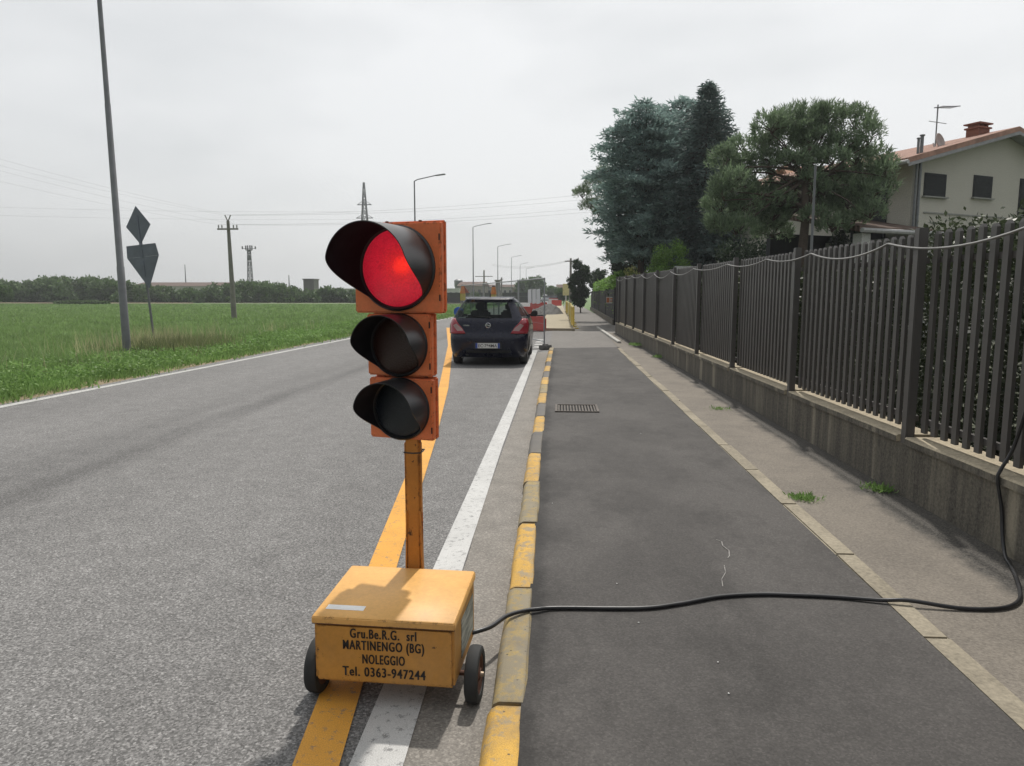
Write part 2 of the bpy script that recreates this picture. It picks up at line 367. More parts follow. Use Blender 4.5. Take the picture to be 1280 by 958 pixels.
strip('side_strip_end', [(1.74, wx(21)+.05, 21), (1.9, wx(28)+.05, 28.9)], .016, M_strip)
# ------------------------------------------------------------------ kerb
def kerbpaint(name, col, under, dirt, thr):
    m = paint(name, col, .85, under=under, scale=13, thr=thr); t = m.node_tree; b = t.nodes['Principled BSDF']; src = b.inputs['Base Color'].links[0].from_socket
    bv = t.nodes.new('ShaderNodeBevel'); bv.inputs['Radius'].default_value = .035; bv.samples = 4; gn = t.nodes.new('ShaderNodeNewGeometry')
    dp = t.nodes.new('ShaderNodeVectorMath'); dp.operation = 'DOT_PRODUCT'; t.links.new(bv.outputs[0], dp.inputs[0]); t.links.new(gn.outputs['Normal'], dp.inputs[1])
    ed = ramp(t, dp.outputs['Value'], [(.80, (1, 1, 1)), (.97, (.0, .0, .0))]); en = ramp(t, noise(t, 26, 7, .75), [(.36, (0, 0, 0)), (.56, (1,)*3)])
    c = mix(t, mix(t, 1, ed, en, 'MULTIPLY'), src, (.10, .088, .065, 1))
    v = t.nodes.new('ShaderNodeTexVoronoi'); v.inputs['Scale'].default_value = 42; q = t.nodes.new('ShaderNodeTexCoord'); t.links.new(q.outputs['Object'], v.inputs['Vector'])
    pit = mix(t, 1, ramp(t, v.outputs['Distance'], [(.13, (1, 1, 1)), (.24, (0, 0, 0))]), ramp(t, v.outputs['Color'], [(.66, (0, 0, 0)), (.70, (.85,)*3)]), 'MULTIPLY')
    c = mix(t, pit, c, (.045, .04, .033, 1))
    c = mix(t, ramp(t, noise(t, 4.5, 6, .7), [(.48, (0,)*3), (.66, (dirt,)*3)]), c, (.15, .13, .10, 1))
    t.links.new(c, b.inputs['Base Color']); return m
K_y = kerbpaint('kerb_yellow', (.56, .33, .06, 1), (.26, .22, .155, 1), .5, .45)
K_w = kerbpaint('kerb_worn', (.33, .245, .095, 1), (.21, .185, .135, 1), .6, .52)
K_d = kerbpaint('kerb_dark', (.115, .108, .10, 1), (.25, .20, .09, 1), .4, .36)
mb = MB(); Yj = 2.33-4; i = 0
while Yj < 19.2:
    L = 1.0
    n = i - 4
    mi = 0 if n % 2 == 1 or n < 0 and n % 2 == 1 else (2 if n in (4, 6, 10, 12) else 1)
    xa = -.225+kx(Yj); xb = -.225+kx(Yj+L); top = .108+random.uniform(-.004, .004); wv = random.uniform(-.006, .006)
    z1 = top if Yj < 17 else top
    prof = [(0, -.03), (.0, top-.035), (.012, top-.012), (.03, top), (.115, top), (.124, top-.01), (.124, -.03)]
    k = 7; vs = []; ns = 6
    for s_ in range(ns+1):
        q = s_/ns; yy = Yj+.010+(L-.020)*q
        for (px_, pz) in prof:
            e = .5 if s_ in (0, ns) else 1.0
            jx = random.uniform(-.004, .004) if pz > 0 else 0
            vs.append((xa+(xb-xa)*q+px_+wv+jx, yy, pz-(0 if e == 1 or pz < 0 else .007)))
    fs = [tuple(range(k-1, -1, -1)), tuple(ns*k+j for j in range(k))]
    for s_ in range(ns):
        for j in range(k-1): fs.append((s_*k+j, s_*k+j+1, (s_+1)*k+j+1, (s_+1)*k+j))
    mb.add(vs, fs, mi); Yj += L; i += 1
tag(mb.build('kerb', [K_y, K_w, K_d], smooth=40), kind='structure')
M_white = plain('litter_white', (.6, .6, .58, 1), .8)
# drain grate
gr = empty('drain_grate', (.24, 8.88, .1), 0, 'rusty slotted drain grate set in the asphalt pavement', 'drain grate')
M_iron = plain('cast_iron', (.105, .092, .08, 1), .7, .3, var=.3, scale=20, bumpk=.3)
mb = MB()
for (c, d) in (((0, .27, .006), (.54, .03, .02)), ((0, -.27, .006), (.54, .03, .02)), ((.255, 0, .006), (.03, .51, .02)), ((-.255, 0, .006), (.03, .51, .02))): mb.box(c, d)
mb.build('grate_frame', M_iron, gr, bevel=.003)
mb = MB()
for i in range(13): mb.box((-.222+i*.037, 0, .003), (.017, .51, .012))
mb.build('grate_bars', M_iron, gr)
mb = MB(); mb.box((0, 0, -.0005), (.48, .51, .003)); mb.build('grate_shade', plain('pit_shade', (.008, .008, .008, 1), 1), gr)  # flat black sheet stands in for the shade below the bars
# ------------------------------------------------------------------ low wall and fence
def wall_mat():
    m, t, b = newmat('weathered_concrete')
    g = t.nodes.new('ShaderNodeNewGeometry'); P = g.outputs['Position']
    c = ramp(t, noise(t, 1.5, 6, .65, vec=P), [(.3, (.085, .077, .060)), (.7, (.23, .205, .155))])
    st = noise(t, 2.2, 7, .7, vec=P, stretch=(4, 4, .3))
    c = mix(t, ramp(t, st, [(.42, (.95,)*3), (.62, (.12,)*3)]), c, (.026, .024, .021, 1))
    st2 = noise(t, 1.1, 5, .6, vec=P, stretch=(4, 4, .15))
    c = mix(t, ramp(t, st2, [(.55, (0,)*3), (.70, (.8,)*3)]), c, (.36, .32, .24, 1))
    c = mix(t, .35, c, ramp(t, noise(t, 55, 3, .7, vec=P), [(.3, (.06, .055, .045)), (.7, (.30, .27, .22))]))
    t.links.new(c, b.inputs['Base Color']); b.inputs['Roughness'].default_value = .93
    bump(t, b, noise(t, 40, 5, .7, vec=P), .5, .012); return m
M_wall = wall_mat()
M_cop = plain('coping_concrete', (.40, .345, .25, 1), .9, var=.3, scale=6, fine=50, bumpk=.5)
def wtop(Y): return .525-.0042*max(Y-4, 0)
def ftop(Y): return 1.965+.0115*(Y-4)
Yend = 29.0
wl = empty('low_wall', (wx(12), 12, .1), 0, 'low weathered concrete wall with pale coping under the dark picket fence', 'wall')
posts_Y = [2.65+2.52*i for i in range(11)]; posts_Y = [p for p in posts_Y if p < 28.4]+[Yend-.08]
ys = [-3]+list(np.arange(0, Yend, 1.0))+[Yend]
def to_local(o, vs): return [(v[0]-o.location.x, v[1]-o.location.y, v[2]-o.location.z) for v in vs]
mb = MB()
for a, b in zip(ys[:-1], ys[1:]):
    vs = []
    for yy in (a, b):
        for dx, z in ((0, .02), (0, wtop(yy)-.05), (.24, wtop(yy)-.05), (.24, .02)): vs.append((wx(yy)+dx, yy, z))
    mb.add(to_local(wl, vs), [(0, 1, 5, 4), (1, 2, 6, 5), (2, 3, 7, 6)])
yy = Yend
mb.add(to_local(wl, [(wx(yy), yy, .02), (wx(yy)+.24, yy, .02), (wx(yy)+.24, yy, wtop(yy)-.05), (wx(yy), yy, wtop(yy)-.05)]), [(0, 1, 2, 3)])
mb.build('wall_body', M_wall, wl, smooth=30)
mb = MB()
edges = [-3]+posts_Y
for a, b in zip(edges[:-1], edges[1:]):   # coping pieces notched at each post
    n = 10
    for i in range(n):
        y0 = a+.055+(b-a-.11)*i/n; y1 = a+.055+(b-a-.11)*(i+1)/n-.0
        vs = []; jt = (jprev if i else 0, random.uniform(-.002, .007)); jprev = jt[1]
        for yy in (y0, y1):
            for dx, z in ((-.020, wtop(yy)-.049), (-.020+jt[0 if yy == y0 else 1], wtop(yy)-.008), (-.010+jt[0 if yy == y0 else 1], wtop(yy)+.003), (.262, wtop(yy)+.004), (.262, wtop(yy)-.049)): vs.append((wx(yy)+dx, yy, z))
        fs = [(0, 1, 6, 5), (1, 2, 7, 6), (2, 3, 8, 7), (3, 4, 9, 8), (4, 0, 5, 9)]
        if i == 0: fs.append((4, 3, 2, 1, 0))
        if i == n-1: fs.append((5, 6, 7, 8, 9))
        mb.add(to_local(wl, vs), fs); mb.m[-len(fs)] = 1
mb.build('wall_coping', [M_cop, M_wall], wl, smooth=30)
M_fence = plain('anthracite_paint', (.086, .081, .077, 1), .45, .0, var=.12, scale=3, spec=.4)
M_fpost = plain('anthracite_post', (.088, .083, .080, 1), .45, .0, var=.1, scale=3, spec=.4)
fe = empty('picket_fence', (wx(12)+.1, 12, .5), 0, 'dark anthracite metal picket fence standing on the low concrete wall', 'fence')
pe = [0.13]+posts_Y
for a, b in zip(pe[:-1], pe[1:]):
    mb = MB(); n = 19; st = (b-a-.1)/(n+1)
    for i in range(n):
        y = a+(b-a)*(i+1)/(n+1); x = wx(y)+.080; zt = ftop(y)-.03+random.uniform(-.004, .004); zb = wtop(y)+.045
        vs = [(x-.011, y-.027, zb), (x+.011, y-.027, zb), (x+.011, y+.027, zb), (x-.011, y+.027, zb),
              (x-.011, y-.027, zt-.02), (x+.011, y-.027, zt-.02), (x+.011, y+.027, zt-.02), (x-.011, y+.027, zt-.02),
              (x-.008, y-.012, zt), (x+.008, y-.012, zt), (x+.008, y+.012, zt), (x-.008, y+.012, zt)]
        mb.add(to_local(fe, vs), [(3, 2, 1, 0), (0, 1, 5, 4), (1, 2, 6, 5), (2, 3, 7, 6), (3, 0, 4, 7), (4, 5, 9, 8), (5, 6, 10, 9), (6, 7, 11, 10), (7, 4, 8, 11), (8, 9, 10, 11)])
    for dz0, top in ((.12, False), (-.22, True)):
        za = (ftop(a) if top else wtop(a))+dz0; zb = (ftop(b) if top else wtop(b))+dz0
        mb.bar(to_local(fe, [(wx(a)+.107, a+.04, za)])[0], to_local(fe, [(wx(b)+.107, b-.04, zb)])[0], .028, .04)
    mb.build('fence_panel', M_fence, fe)
for p in posts_Y:
    mb = MB(); zt = ftop(p)+.0; zb = wtop(p)-.085
    c = to_local(fe, [(wx(p)+.032, p, (zt+zb)/2)])[0]
    mb.box(c, (.062, .078, zt-zb)); mb.build('fence_post', M_fpost, fe, bevel=.006)
# light rope hung along the fence in swags
M_rope = plain('light_rope_plastic', (.17, .17, .165, 1), .5, var=.3, scale=1.5)
mb = MB(); att = [2.2, 3.95, 5.55, 7.15, 8.6, 10.5, 13, 15.5, 18, 20.5, 23, 25.5, 28.7]; pts = []
for a, b in zip(att[:-1], att[1:]):
    for i in range(10):
        q = i/10; y = a+(b-a)*q
        pts.append((wx(y)-.016, y, ftop(y)-.085-(.07+.03*math.sin(a*7))*4*q*(1-q)*min(1.2, (b-a)/2)))
mb.tube(pts, .0085, 6)
tag(mb.build('light_rope', M_rope, smooth=60), 'pale plastic light rope hung in swags along the top of the picket fence', 'light rope')
# ------------------------------------------------------------------ signal trailer
M_or = None
def orange(name, col, rust):
    m, t, b = newmat(name)
    c = ramp(t, noise(t, 5, 5, .6), [(.3, sc(col, .86)), (.7, sc(col, 1.1))])
    f = ramp(t, noise(t, 16, 7, .72), [(rust, (0, 0, 0)), (rust+.035, (1, 1, 1))])
    c = mix(t, f, c, (.07, .03, .014, 1))
    c = mix(t, .25, c, mix(t, 1, c, ramp(t, noise(t, 60, 4, .7), [(.35, (.7,)*3), (.65, (1.15,)*3)]), 'MULTIPLY'))
    bv = t.nodes.new('ShaderNodeBevel'); bv.inputs['Radius'].default_value = .012; bv.samples = 4; gn = t.nodes.new('ShaderNodeNewGeometry')
    dp = t.nodes.new('ShaderNodeVectorMath'); dp.operation = 'DOT_PRODUCT'; t.links.new(bv.outputs[0], dp.inputs[0]); t.links.new(gn.outputs['Normal'], dp.inputs[1])
    ed = ramp(t, dp.outputs['Value'], [(.86, (1, 1, 1)), (.985, (0, 0, 0))]); en = ramp(t, noise(t, 34, 6, .75), [(.53, (0, 0, 0)), (.59, (.85,)*3)])
    c = mix(t, mix(t, 1, ed, en, 'MULTIPLY'), c, (.075, .035, .018, 1))
    dn = noise(t, 2.6, 5, .65, stretch=(1, 1, .6))
    c = mix(t, ramp(t, dn, [(.5, (0,)*3), (.75, (.45,)*3)]), c, (.30, .19, .10, 1))
    t.links.new(c, b.inputs['Base Color']); b.inputs['Roughness'].default_value = .48; b.inputs['Specular IOR Level'].default_value = .35
    bump(t, b, noise(t, 14, 4), .06, .01); MATS[name] = m; return m
M_cart = orange('yellow_orange_enamel', (.56, .27, .055, 1), .64)
M_lid = orange('faded_sunlit_enamel', (.72, .40, .125, 1), .70)  # paler copy of the cart enamel: fading plus sunlight put into the colour
M_pole = orange('pole_orange', (.50, .20, .035, 1), .62)
M_head = orange('signal_orange', (.78, .205, .078, 1), .80)
M_blk = plain('black_plastic', (.020, .020, .022, 1), .36, var=.3, scale=9, spec=.5)
M_blkin = plain('black_matt', (.017, .015, .019, 1), .9, var=.2, spec=.08)
M_rub = plain('rubber', (.028, .029, .029, 1), .8, var=.25, scale=14, bumpk=.1)
M_rust = plain('rusty_steel', (.12, .055, .035, 1), .75, .2, var=.4, scale=24, bumpk=.3)
M_ink = plain('black_ink', (.012, .010, .009, 1), .6, var=.2)
tl = empty('portable_traffic_light', (-.615, 2.632, 0), R(-3.2), 'portable orange traffic light on a yellow two-wheeled cart, red lamp lit', 'traffic light')
bx = empty('x', (0, 0, 0)); bpy.data.objects.remove(bx)
mb = MB(); mb.prism([(-.2625, -.21, .10), (-.2625, .21, .10), (-.2625, .21, .346), (-.2625, -.21, .326)], (.525, 0, 0)); body = mb.build('cart_body', M_cart, tl, bevel=.010)
mb = MB()
mb.add([(-.2675, -.217, .325), (.2675, -.217, .325), (.2675, .215, .347), (-.2675, .215, .347), (-.2675, -.217, .350), (.2675, -.217, .350), (.2675, .215, .374), (-.2675, .215, .374)], [(3, 2, 1, 0), (0, 1, 5, 4), (1, 2, 6, 5), (2, 3, 7, 6), (3, 0, 4, 7)])
mb.add([(-.2675, -.217, .350), (.2675, -.217, .350), (.2675, .215, .374), (-.2675, .215, .374), (-.261, -.208, .3575), (.261, -.208, .3575), (.261, .210, .381), (-.261, .210, .381)], [(0, 1, 5, 4), (1, 2, 6, 5), (2, 3, 7, 6), (3, 0, 4, 7), (4, 5, 6, 7)])
lid = mb.build('cart_lid', M_lid, tl, bevel=.003, smooth=50)
mb = MB(); mb.prism([(-.2655, -.2145, .3235), (-.2655, .2125, .3435), (-.2655, .2125, .3475), (-.2655, -.2145, .3265)], (.531, 0, 0)); mb.build('lid_seam', M_rust, tl)
Mf = lambda x, z: Matrix.Translation((x, -.2112, z)) @ Matrix.Rotation(R(90), 4, 'X')
for s, wd, z in (('Gru.Be.R.G.  srl', .247, .2765), ('MARTINENGO (BG)', .303, .2315), ('NOLEGGIO', .158, .1795), ('Tel. 0363-947244', .311, .1295)):
    parts_ = [textmesh('lettering', s, wd, .037, Mf(dx_, z), M_ink, body, bold=.008, extrude=ex_, space=1.16) for dx_, ex_ in ((0, .0010), (-.0011, .0007), (.0011, .0004))]
    bm_ = bmesh.new()
    for o_ in parts_: bm_.from_mesh(o_.data)
    bm_.to_mesh(parts_[0].data); bm_.free()
    for o_ in parts_[1:]: bpy.data.objects.remove(o_)
mb = MB(); mb.box((-.160, -.150, .3614), (.145, .034, .001), M=Matrix.Rotation(math.atan(.0235/.418), 3, 'X')); mb.build('lid_sticker', plain('sticker_white', (.80, .80, .78, 1), .5, var=.08, scale=30), lid)
def label_mat():
    m, t, b = newmat('side_label')
    c = ramp(t, noise(t, 9, 4, .6, stretch=(1, 1.2, 9)), [(.42, (.17, .19, .17)), (.58, (.42, .43, .38))])
    t.links.new(c, b.inputs['Base Color']); b.inputs['Roughness'].default_value = .5; return m
mb = MB(); mb.box((.2632, .05, .225), (.002, .25, .15)); mb.build('side_label', label_mat(), body)
for sx in (-1, 1):   # wheels
    whl = empty('wheel', (.318 if sx > 0 else -.291, -.10, .104)); whl.parent = tl
    M = Matrix.Rotation(R(90), 4, 'Y')
    mb = MB(); mb.lathe([(.074, -.023), (.090, -.026), (.100, -.022), (.104, -.014), (.1045, 0), (.104, .014), (.100, .022), (.090, .026), (.074, .023), (.070, .015), (.070, -.015), (.074, -.023)], 40, M)
    mb.build('tyre', M_rub, whl, smooth=40)
    mb = MB(); mb.lathe([(.0, sx*.012), (.02, sx*.024), (.03, sx*.012), (.06, sx*.010), (.066, sx*.018), (.073, sx*.020), (.073, -sx*.020), (.0, -sx*.02)], 32, M)
    mb.build('rim', M_rust, whl, smooth=35)
    mb = MB(); mb.lathe([(0, sx*.036), (.009, sx*.034), (.011, sx*.01)], 12, M); mb.build('hub', plain('worn_steel', (.38, .30, .22, 1), .5, .6), whl, smooth=40)
mb = MB(); mb.tube([(-.29, -.10, .104), (.31, -.10, .104)], .010, 10)
mb.build('axle', M_rust, tl)
for sx in (-1, 1):
    mb = MB(); mb.box((sx*.2, .2, .054), (.035, .035, .107)); mb.build('rear_foot', M_rust, tl, bevel=.003)
# pole
mb = MB(); mb.box((-.002, .268, .55), (.056, .05, .80))
for sx in (-1, 1): mb.box((-.002+sx*.031, .262, .52), (.007, .03, .78))
mb.box((.0, .262, .36), (.072, .006, .50), M=None)
po = mb.build('pole', M_pole, tl, bevel=.004)
mb = MB()
for sx in (-1, 1): mb.bar((sx*.036, .25, .30), (sx*.028, .25, .62), .006, .03, up=(0, 1, 0))
mb.build('pole_brace', M_pole, tl, bevel=.001)
mb = MB(); mb.tube([(-.018, .249, .34), (-.021, .249, .6), (-.015, .249, .75), (-.02, .249, .93)], .004, 6)
mb.build('pole_cable', plain('grey_sheath', (.40, .30, .20, 1), .6), tl, smooth=60)
mb = MB(); mb.tube([(-.036, .243, .868), (0, .241, .866), (.034, .243, .868), (.036, .275, .868), (.034, .313, .868), (-.036, .313, .868), (-.036, .243, .868)], .003, 6)
mb.tube([(.034, .243, .868), (.045, .235, .885)], .002, 5); mb.build('wire_tie', M_blk, tl)
# signal heads
def lens_mat(name, kind):
    m, t, b = newmat(name); tcn = t.nodes.new('ShaderNodeTexCoord')
    v = t.nodes.new('ShaderNodeTexVoronoi'); v.inputs['Scale'].default_value = 150; t.links.new(tcn.outputs['Object'], v.inputs['Vector'])
    if kind == 'red':
        b.inputs['Base Color'].default_value = (.22, .008, .014, 1)
        vm = t.nodes.new('ShaderNodeVectorMath'); vm.operation = 'DISTANCE'; vm.inputs[1].default_value = (.034, 0.0, .010)
        ms = t.nodes.new('ShaderNodeMapping'); ms.inputs['Scale'].default_value = (1, 0, 1.15); t.links.new(tcn.outputs['Object'], ms.inputs['Vector'])
        t.links.new(ms.outputs[0], vm.inputs[0])
        c = ramp(t, vm.outputs['Value'], [(0, (1, .030, .016)), (.024, (.98, .024, .015)), (.052, (.56, .012, .018)), (.11, (.44, .010, .024)), (.19, (.30, .008, .020))])
        c = mix(t, 1, c, ramp(t, v.outputs['Distance'], [(0, (1.12,)*3), (.9, (.72,)*3)]), 'MULTIPLY')
        c = mix(t, 1, c, ramp(t, noise(t, 22, 4), [(.3, (.86,)*3), (.7, (1.1,)*3)]), 'MULTIPLY')
        t.links.new(c, b.inputs['Emission Color']); b.inputs['Emission Strength'].default_value = 1.05
    else:
        b.inputs['Base Color'].default_value = (.035, .012, .008, 1) if kind == 'amber' else (.008, .012, .018, 1)
    b.inputs['Roughness'].default_value = .28
    bump(t, b, v.outputs['Distance'], .5, .004); return m
def visor_len(phi, Lm, Lmin, a0, a1):     # phi angle from top
    p = abs(phi)
    if p <= a0: return Lm*(1-.06*(1-math.cos(p)))
    if p >= a1: return Lmin
    q = (p-a0)/(a1-a0); q = q*q*(3-2*q); return Lm*(1-.06*(1-math.cos(a0)))*(1-q)+Lmin*q
def head(cx, cz, wd, ht, rad, Lm, kind, rz):
    h = empty('signal_head', (cx, .262, cz), rz); h.parent = tl; h['label'] = {'red': 'large lit red signal head', 'amber': 'small unlit amber signal head', 'green': 'small unlit green signal head'}[kind]
    mb = MB(); mb.box((0, .0, 0), (wd, .034, ht)); mb.build('housing', M_head, h, bevel=.006, seg=3)
    mb = MB(); mb.box((.004, .030, .004), (wd-.006, .024, ht+.006)); mb.build('housing_back', M_head, h, bevel=.006)
    mb = MB(); mb.prism([(-wd*.40, .042, -ht*.42), (wd*.40, .042, -ht*.42), (wd*.40, .042, ht*.42), (-wd*.40, .042, ht*.42)], (0, .07, 0)); mb.build('lamp_box', M_blk, h, bevel=.01)
    Mx = Matrix.Rotation(R(90), 4, 'X')     # lathe z -> -y (towards the viewer)
    mb = MB(); mb.lathe([(rad*1.06, .0165), (rad*1.06, .024), (rad*1.02, .030), (rad*.985, .026), (rad*.955, .019), (rad*.93, .012)], 64, Mx); mb.build('lens_ring', M_blk if kind != 'red' else M_blk, h, smooth=40)
    mb = MB(); prof = [(rad*.955*math.sin(a), .0175+.018*math.cos(a)) for a in np.linspace(0.0001, math.pi/2, 9)]
    mb.lathe(prof, 56, Mx); mb.build('lens', lens_mat('lens_'+kind, kind), h, smooth=60)
    n = 96; m = 10; mb = MB(); lay = []
    for dr in (0, .0035):
        vs = []; fs = []
        for i in range(n+1):
            ph = -math.pi+2*math.pi*i/n
            L = visor_len(ph, Lm, .006, R(72), R(142))
            for j in range(m+1):
                q = j/m; d = .02+L*q; r = rad*(1.0+.05*q*min(1, L/Lm))+dr
                vs.append((r*math.sin(ph), -d, r*math.cos(ph)-.04*q*q*L))
        for i in range(n):
            for j in range(m): a = i*(m+1)+j; fs.append((a, a+1, a+m+2, a+m+1) if dr else (a, a+m+1, a+m+2, a+1))
        mb.add(vs, fs, 0 if dr else 1); lay.append(vs)
    k0, k1 = 0, len(lay[0])
    rim = [((i*(m+1)+m), (i+1)*(m+1)+m, k1+(i+1)*(m+1)+m, k1+i*(m+1)+m) for i in range(n)]
    mb.f += rim; mb.m += [0]*n
    mb.build('visor', [M_blk, M_blkin], h, smooth=50)
    for sz in (-1, 1):
        mb = MB(); mb.box((wd/2-.006, -.0175, sz*ht*.33), (.005, .006, .026)); mb.build('latch', plain('latch_dark', (.05, .02, .014, 1), .6), h, bevel=.001)
    if kind == 'red':
        for q in (-.06, .09):
            mb = MB(); mb.tube([(q, .02, ht/2), (q, .02, ht/2+.010)], .007, 8); mb.build('top_bolt', M_rust, h)
    return h
A = R(-12)
head(-.049, 1.628, .392, .362, .163, .262, 'red', A)
head(-.047, 1.316, .292, .254, .124, .165, 'amber', A)
head(-.043, 1.052, .292, .254, .124, .165, 'green', A)
# ------------------------------------------------------------------ supply cable
def smoothpath(pts, n=8):
    P = [Vector(p) for p in pts]; out = []
    for i in range(len(P)-1):
        p0, p1, p2, p3 = P[max(i-1, 0)], P[i], P[i+1], P[min(i+2, len(P)-1)]
        for k in range(n):
            t = k/n; out.append(.5*((2*p1)+(p2-p0)*t+(2*p0-5*p1+4*p2-p3)*t*t+(3*p1-p0-3*p2+p3)*t**3))
    out.append(P[-1]); return out
mb = MB()
cp = [(-.36, 2.78, .13), (-.325, 2.79, .135), (-.27, 2.84, .135), (-.215, 2.95, .13), (-.15, 3.02, .122), (-.08, 3.06, .116), (.02, 3.09, .111), (.38, 3.11, .111), (.57, 3.17, .111), (.77, 3.26, .111), (.97, 3.30, .111), (1.15, 3.30, .111),
      (1.33, 3.29, .111), (1.5, 3.26, .115), (1.62, 3.24, .125), (1.83, 3.21, .108), (2.01, 3.22, .108), (2.14, 3.30, .108), (2.24, 3.45, .108), (2.36, 3.70, .11), (2.43, 3.88, .115), (2.455, 3.96, .2), (2.46, 4.0, .35), (2.440, 4.02, .50), (2.452, 4.02, .56), (2.50, 4.0, .70), (2.515, 3.93, 1.0), (2.515, 3.86, 1.35), (2.515, 3.8, 1.70)]
mb.tube(smoothpath(cp, 8), .0098, 8)
tag(mb.build('supply_cable', M_blk, smooth=60), 'thick black cable running from the orange cart across the pavement to the fence', 'cable')
# ------------------------------------------------------------------ parked car
M_car = None
def carpaint():
    m, t, b = newmat('dark_blue_carpaint'); b.inputs['Base Color'].default_value = (.005, .0065, .020, 1); b.inputs['Specular IOR Level'].default_value = .25
    b.inputs['Coat Weight'].default_value = .3; b.inputs['Coat Roughness'].default_value = .04
    n = noise(t, 6, 5); r_ = ramp(t, n, [(.35, (.22,)*3), (.7, (.42,)*3)]); t.links.new(r_, b.inputs['Roughness']); return m
M_car = carpaint()
M_glass = glassy('tinted_glass', (.62, .70, .66, 1), .22)
M_trim = plain('black_trim', (.012, .012, .013, 1), .6)
M_chrome = plain('chrome', (.75, .75, .77, 1), .15, 1, var=.03)
M_seat = plain('seat_fabric', (.035, .035, .04, 1), .9)
def redlens():
    m, t, b = newmat('red_lens'); b.inputs['Base Color'].default_value = (.28, .010, .022, 1); b.inputs['Roughness'].default_value = .12; b.inputs['Coat Weight'].default_value = .6
    return m
M_redl = redlens(); M_clearl = plain('clear_lens', (.36, .24, .23, 1), .15)
cY, cX = 15.15, -1.50
car = empty('car', (cX, cY, 0), 0, 'dark blue small hatchback stopped in the lane before the road works', 'car')
car.name = 'hatchback_car'
def hw(z):  # half width of the body at height z
    return float(np.interp(z, [.18, .30, .45, .70, .90, 1.00, 1.15, 1.36, 1.44, 1.475], [.795, .835, .852, .855, .845, .815, .735, .60, .53, .45]))
def yr(z):  # rear face
    return float(np.interp(z, [.18, .30, .42, .60, .66, .72, .95, 1.02, 1.36, 1.44, 1.475], [.16, .06, .02, .0, .03, .07, .12, .17, .40, .36, .50]))
def yf(z): return float(np.interp(z, [.18, .30, .5, .7, .85, .95, 1.02, 1.36, 1.44, 1.475], [3.88, 3.97, 4.0, 3.93, 3.70, 3.1, 2.85, 2.05, 1.80, 1.55]))
def rad_(z): return float(np.interp(z, [.18, .6, .95, 1.36, 1.475], [.30, .30, .26, .16, .12]))
def S(u, z, off=0.0):
    """u in [-1,1] across the rear incl. corner; beyond: along the side (|u|-1 = fraction 0..1 towards the front)"""
    h, y0, r = hw(z), yr(z), rad_(z); s = 1 if u >= 0 else -1; a = abs(u)
    def base(a, z, h, y0, r):
        flat = h-r
        if a <= .70:
            x = flat*a/.70; y = y0+.03*(x/h)**2; nn = Vector((.06*x/h/h, -1, 0))
        elif a <= 1.0:
            th = (a-.70)/.30*math.pi/2; x = flat+r*math.sin(th); y = y0+.03*(flat/h)**2+r*1.15*(1-math.cos(th)); nn = Vector((math.sin(th), -math.cos(th), 0))
        else:
            q = a-1; ys_ = y0+.03*(flat/h)**2+r*1.15; ye = yf(z)-.55; y = ys_+(ye-ys_)*q; x = h+.012*math.sin(math.pi*q); nn = Vector((1, 0, 0))
        return x, y, nn
    x, y, nn = base(a, z, h, y0, r)
    return Vector((s*(x+nn.x*off), y+nn.y*off, z))
def ring(z, us):  # half ring then front corner
    pts = [S(u, z) for u in us]
    h, y1 = hw(z), yf(z)
    for th in (20, 45, 70, 90):
        a = R(th); pts.append(Vector((h*.35+h*.65*math.cos(a), y1-.55+.55*math.sin(a), z)))
    return pts
us = [0, .12, .24, .36, .48, .58, .64, .70, .74, .79, .84, .89, .94, 1.0, 1.05, 1.10, 1.15, 1.20, 1.30, 1.40, 1.48, 1.54, 1.65, 1.75, 1.85, 1.94, 2.0]
def loft(zs):
    rows = []
    for z in zs:
        half = ring(z, us); full = [Vector((-p.x, p.y, p.z)) for p in half[:0:-1]]+half
        # front closing at x=0 omitted: last point is at +-.35h
        rows.append(full)
    return rows
# lower body
zs = [.18, .22, .30, .38, .45, .52, .60, .63, .66, .70, .74, .80, .87, .93, .97, 1.0]
rows = loft(zs); n = len(rows[0]); mb = MB()
def hood(p):   # lowers the bonnet
    if p.z > .72 and p.y > 2.7: p = Vector((p.x, p.y, p.z-(p.z-.72)*min((p.y-2.7)/1.0, 1)*.6))
    return p
vs = [hood(p) for r in rows for p in r]; fs = []
for k in range(len(zs)-1):
    for i in range(n):
        j = (i+1) % n; fs.append((k*n+i, k*n+j, (k+1)*n+j, (k+1)*n+i))
fs += [tuple(range(n-1, -1, -1)), tuple((len(zs)-1)*n+i for i in range(n))]
mb.add(vs, fs); bod = mb.build('body', [M_car, M_trim], car, smooth=50)
cutters = []
for (wy, wr) in ((.72, .335), (3.22, .335)):
    mc = MB()
    for sx in (-1, 1): mc.tube([(sx*.62, wy, .30), (sx*1.2, wy, .30)], wr, 32)
    c = mc.build('cutter', M_trim); c.parent = car; cutters.append(c)
    m_ = bod.modifiers.new('cut', 'BOOLEAN'); m_.object = c; m_.operation = 'DIFFERENCE'; m_.solver = 'EXACT'
bpy.context.view_layer.update()
me2 = bpy.data.meshes.new_from_object(bod.evaluated_get(bpy.context.evaluated_depsgraph_get()))
bod.modifiers.clear(); bod.data = me2
for c in cutters: bpy.data.objects.remove(c)
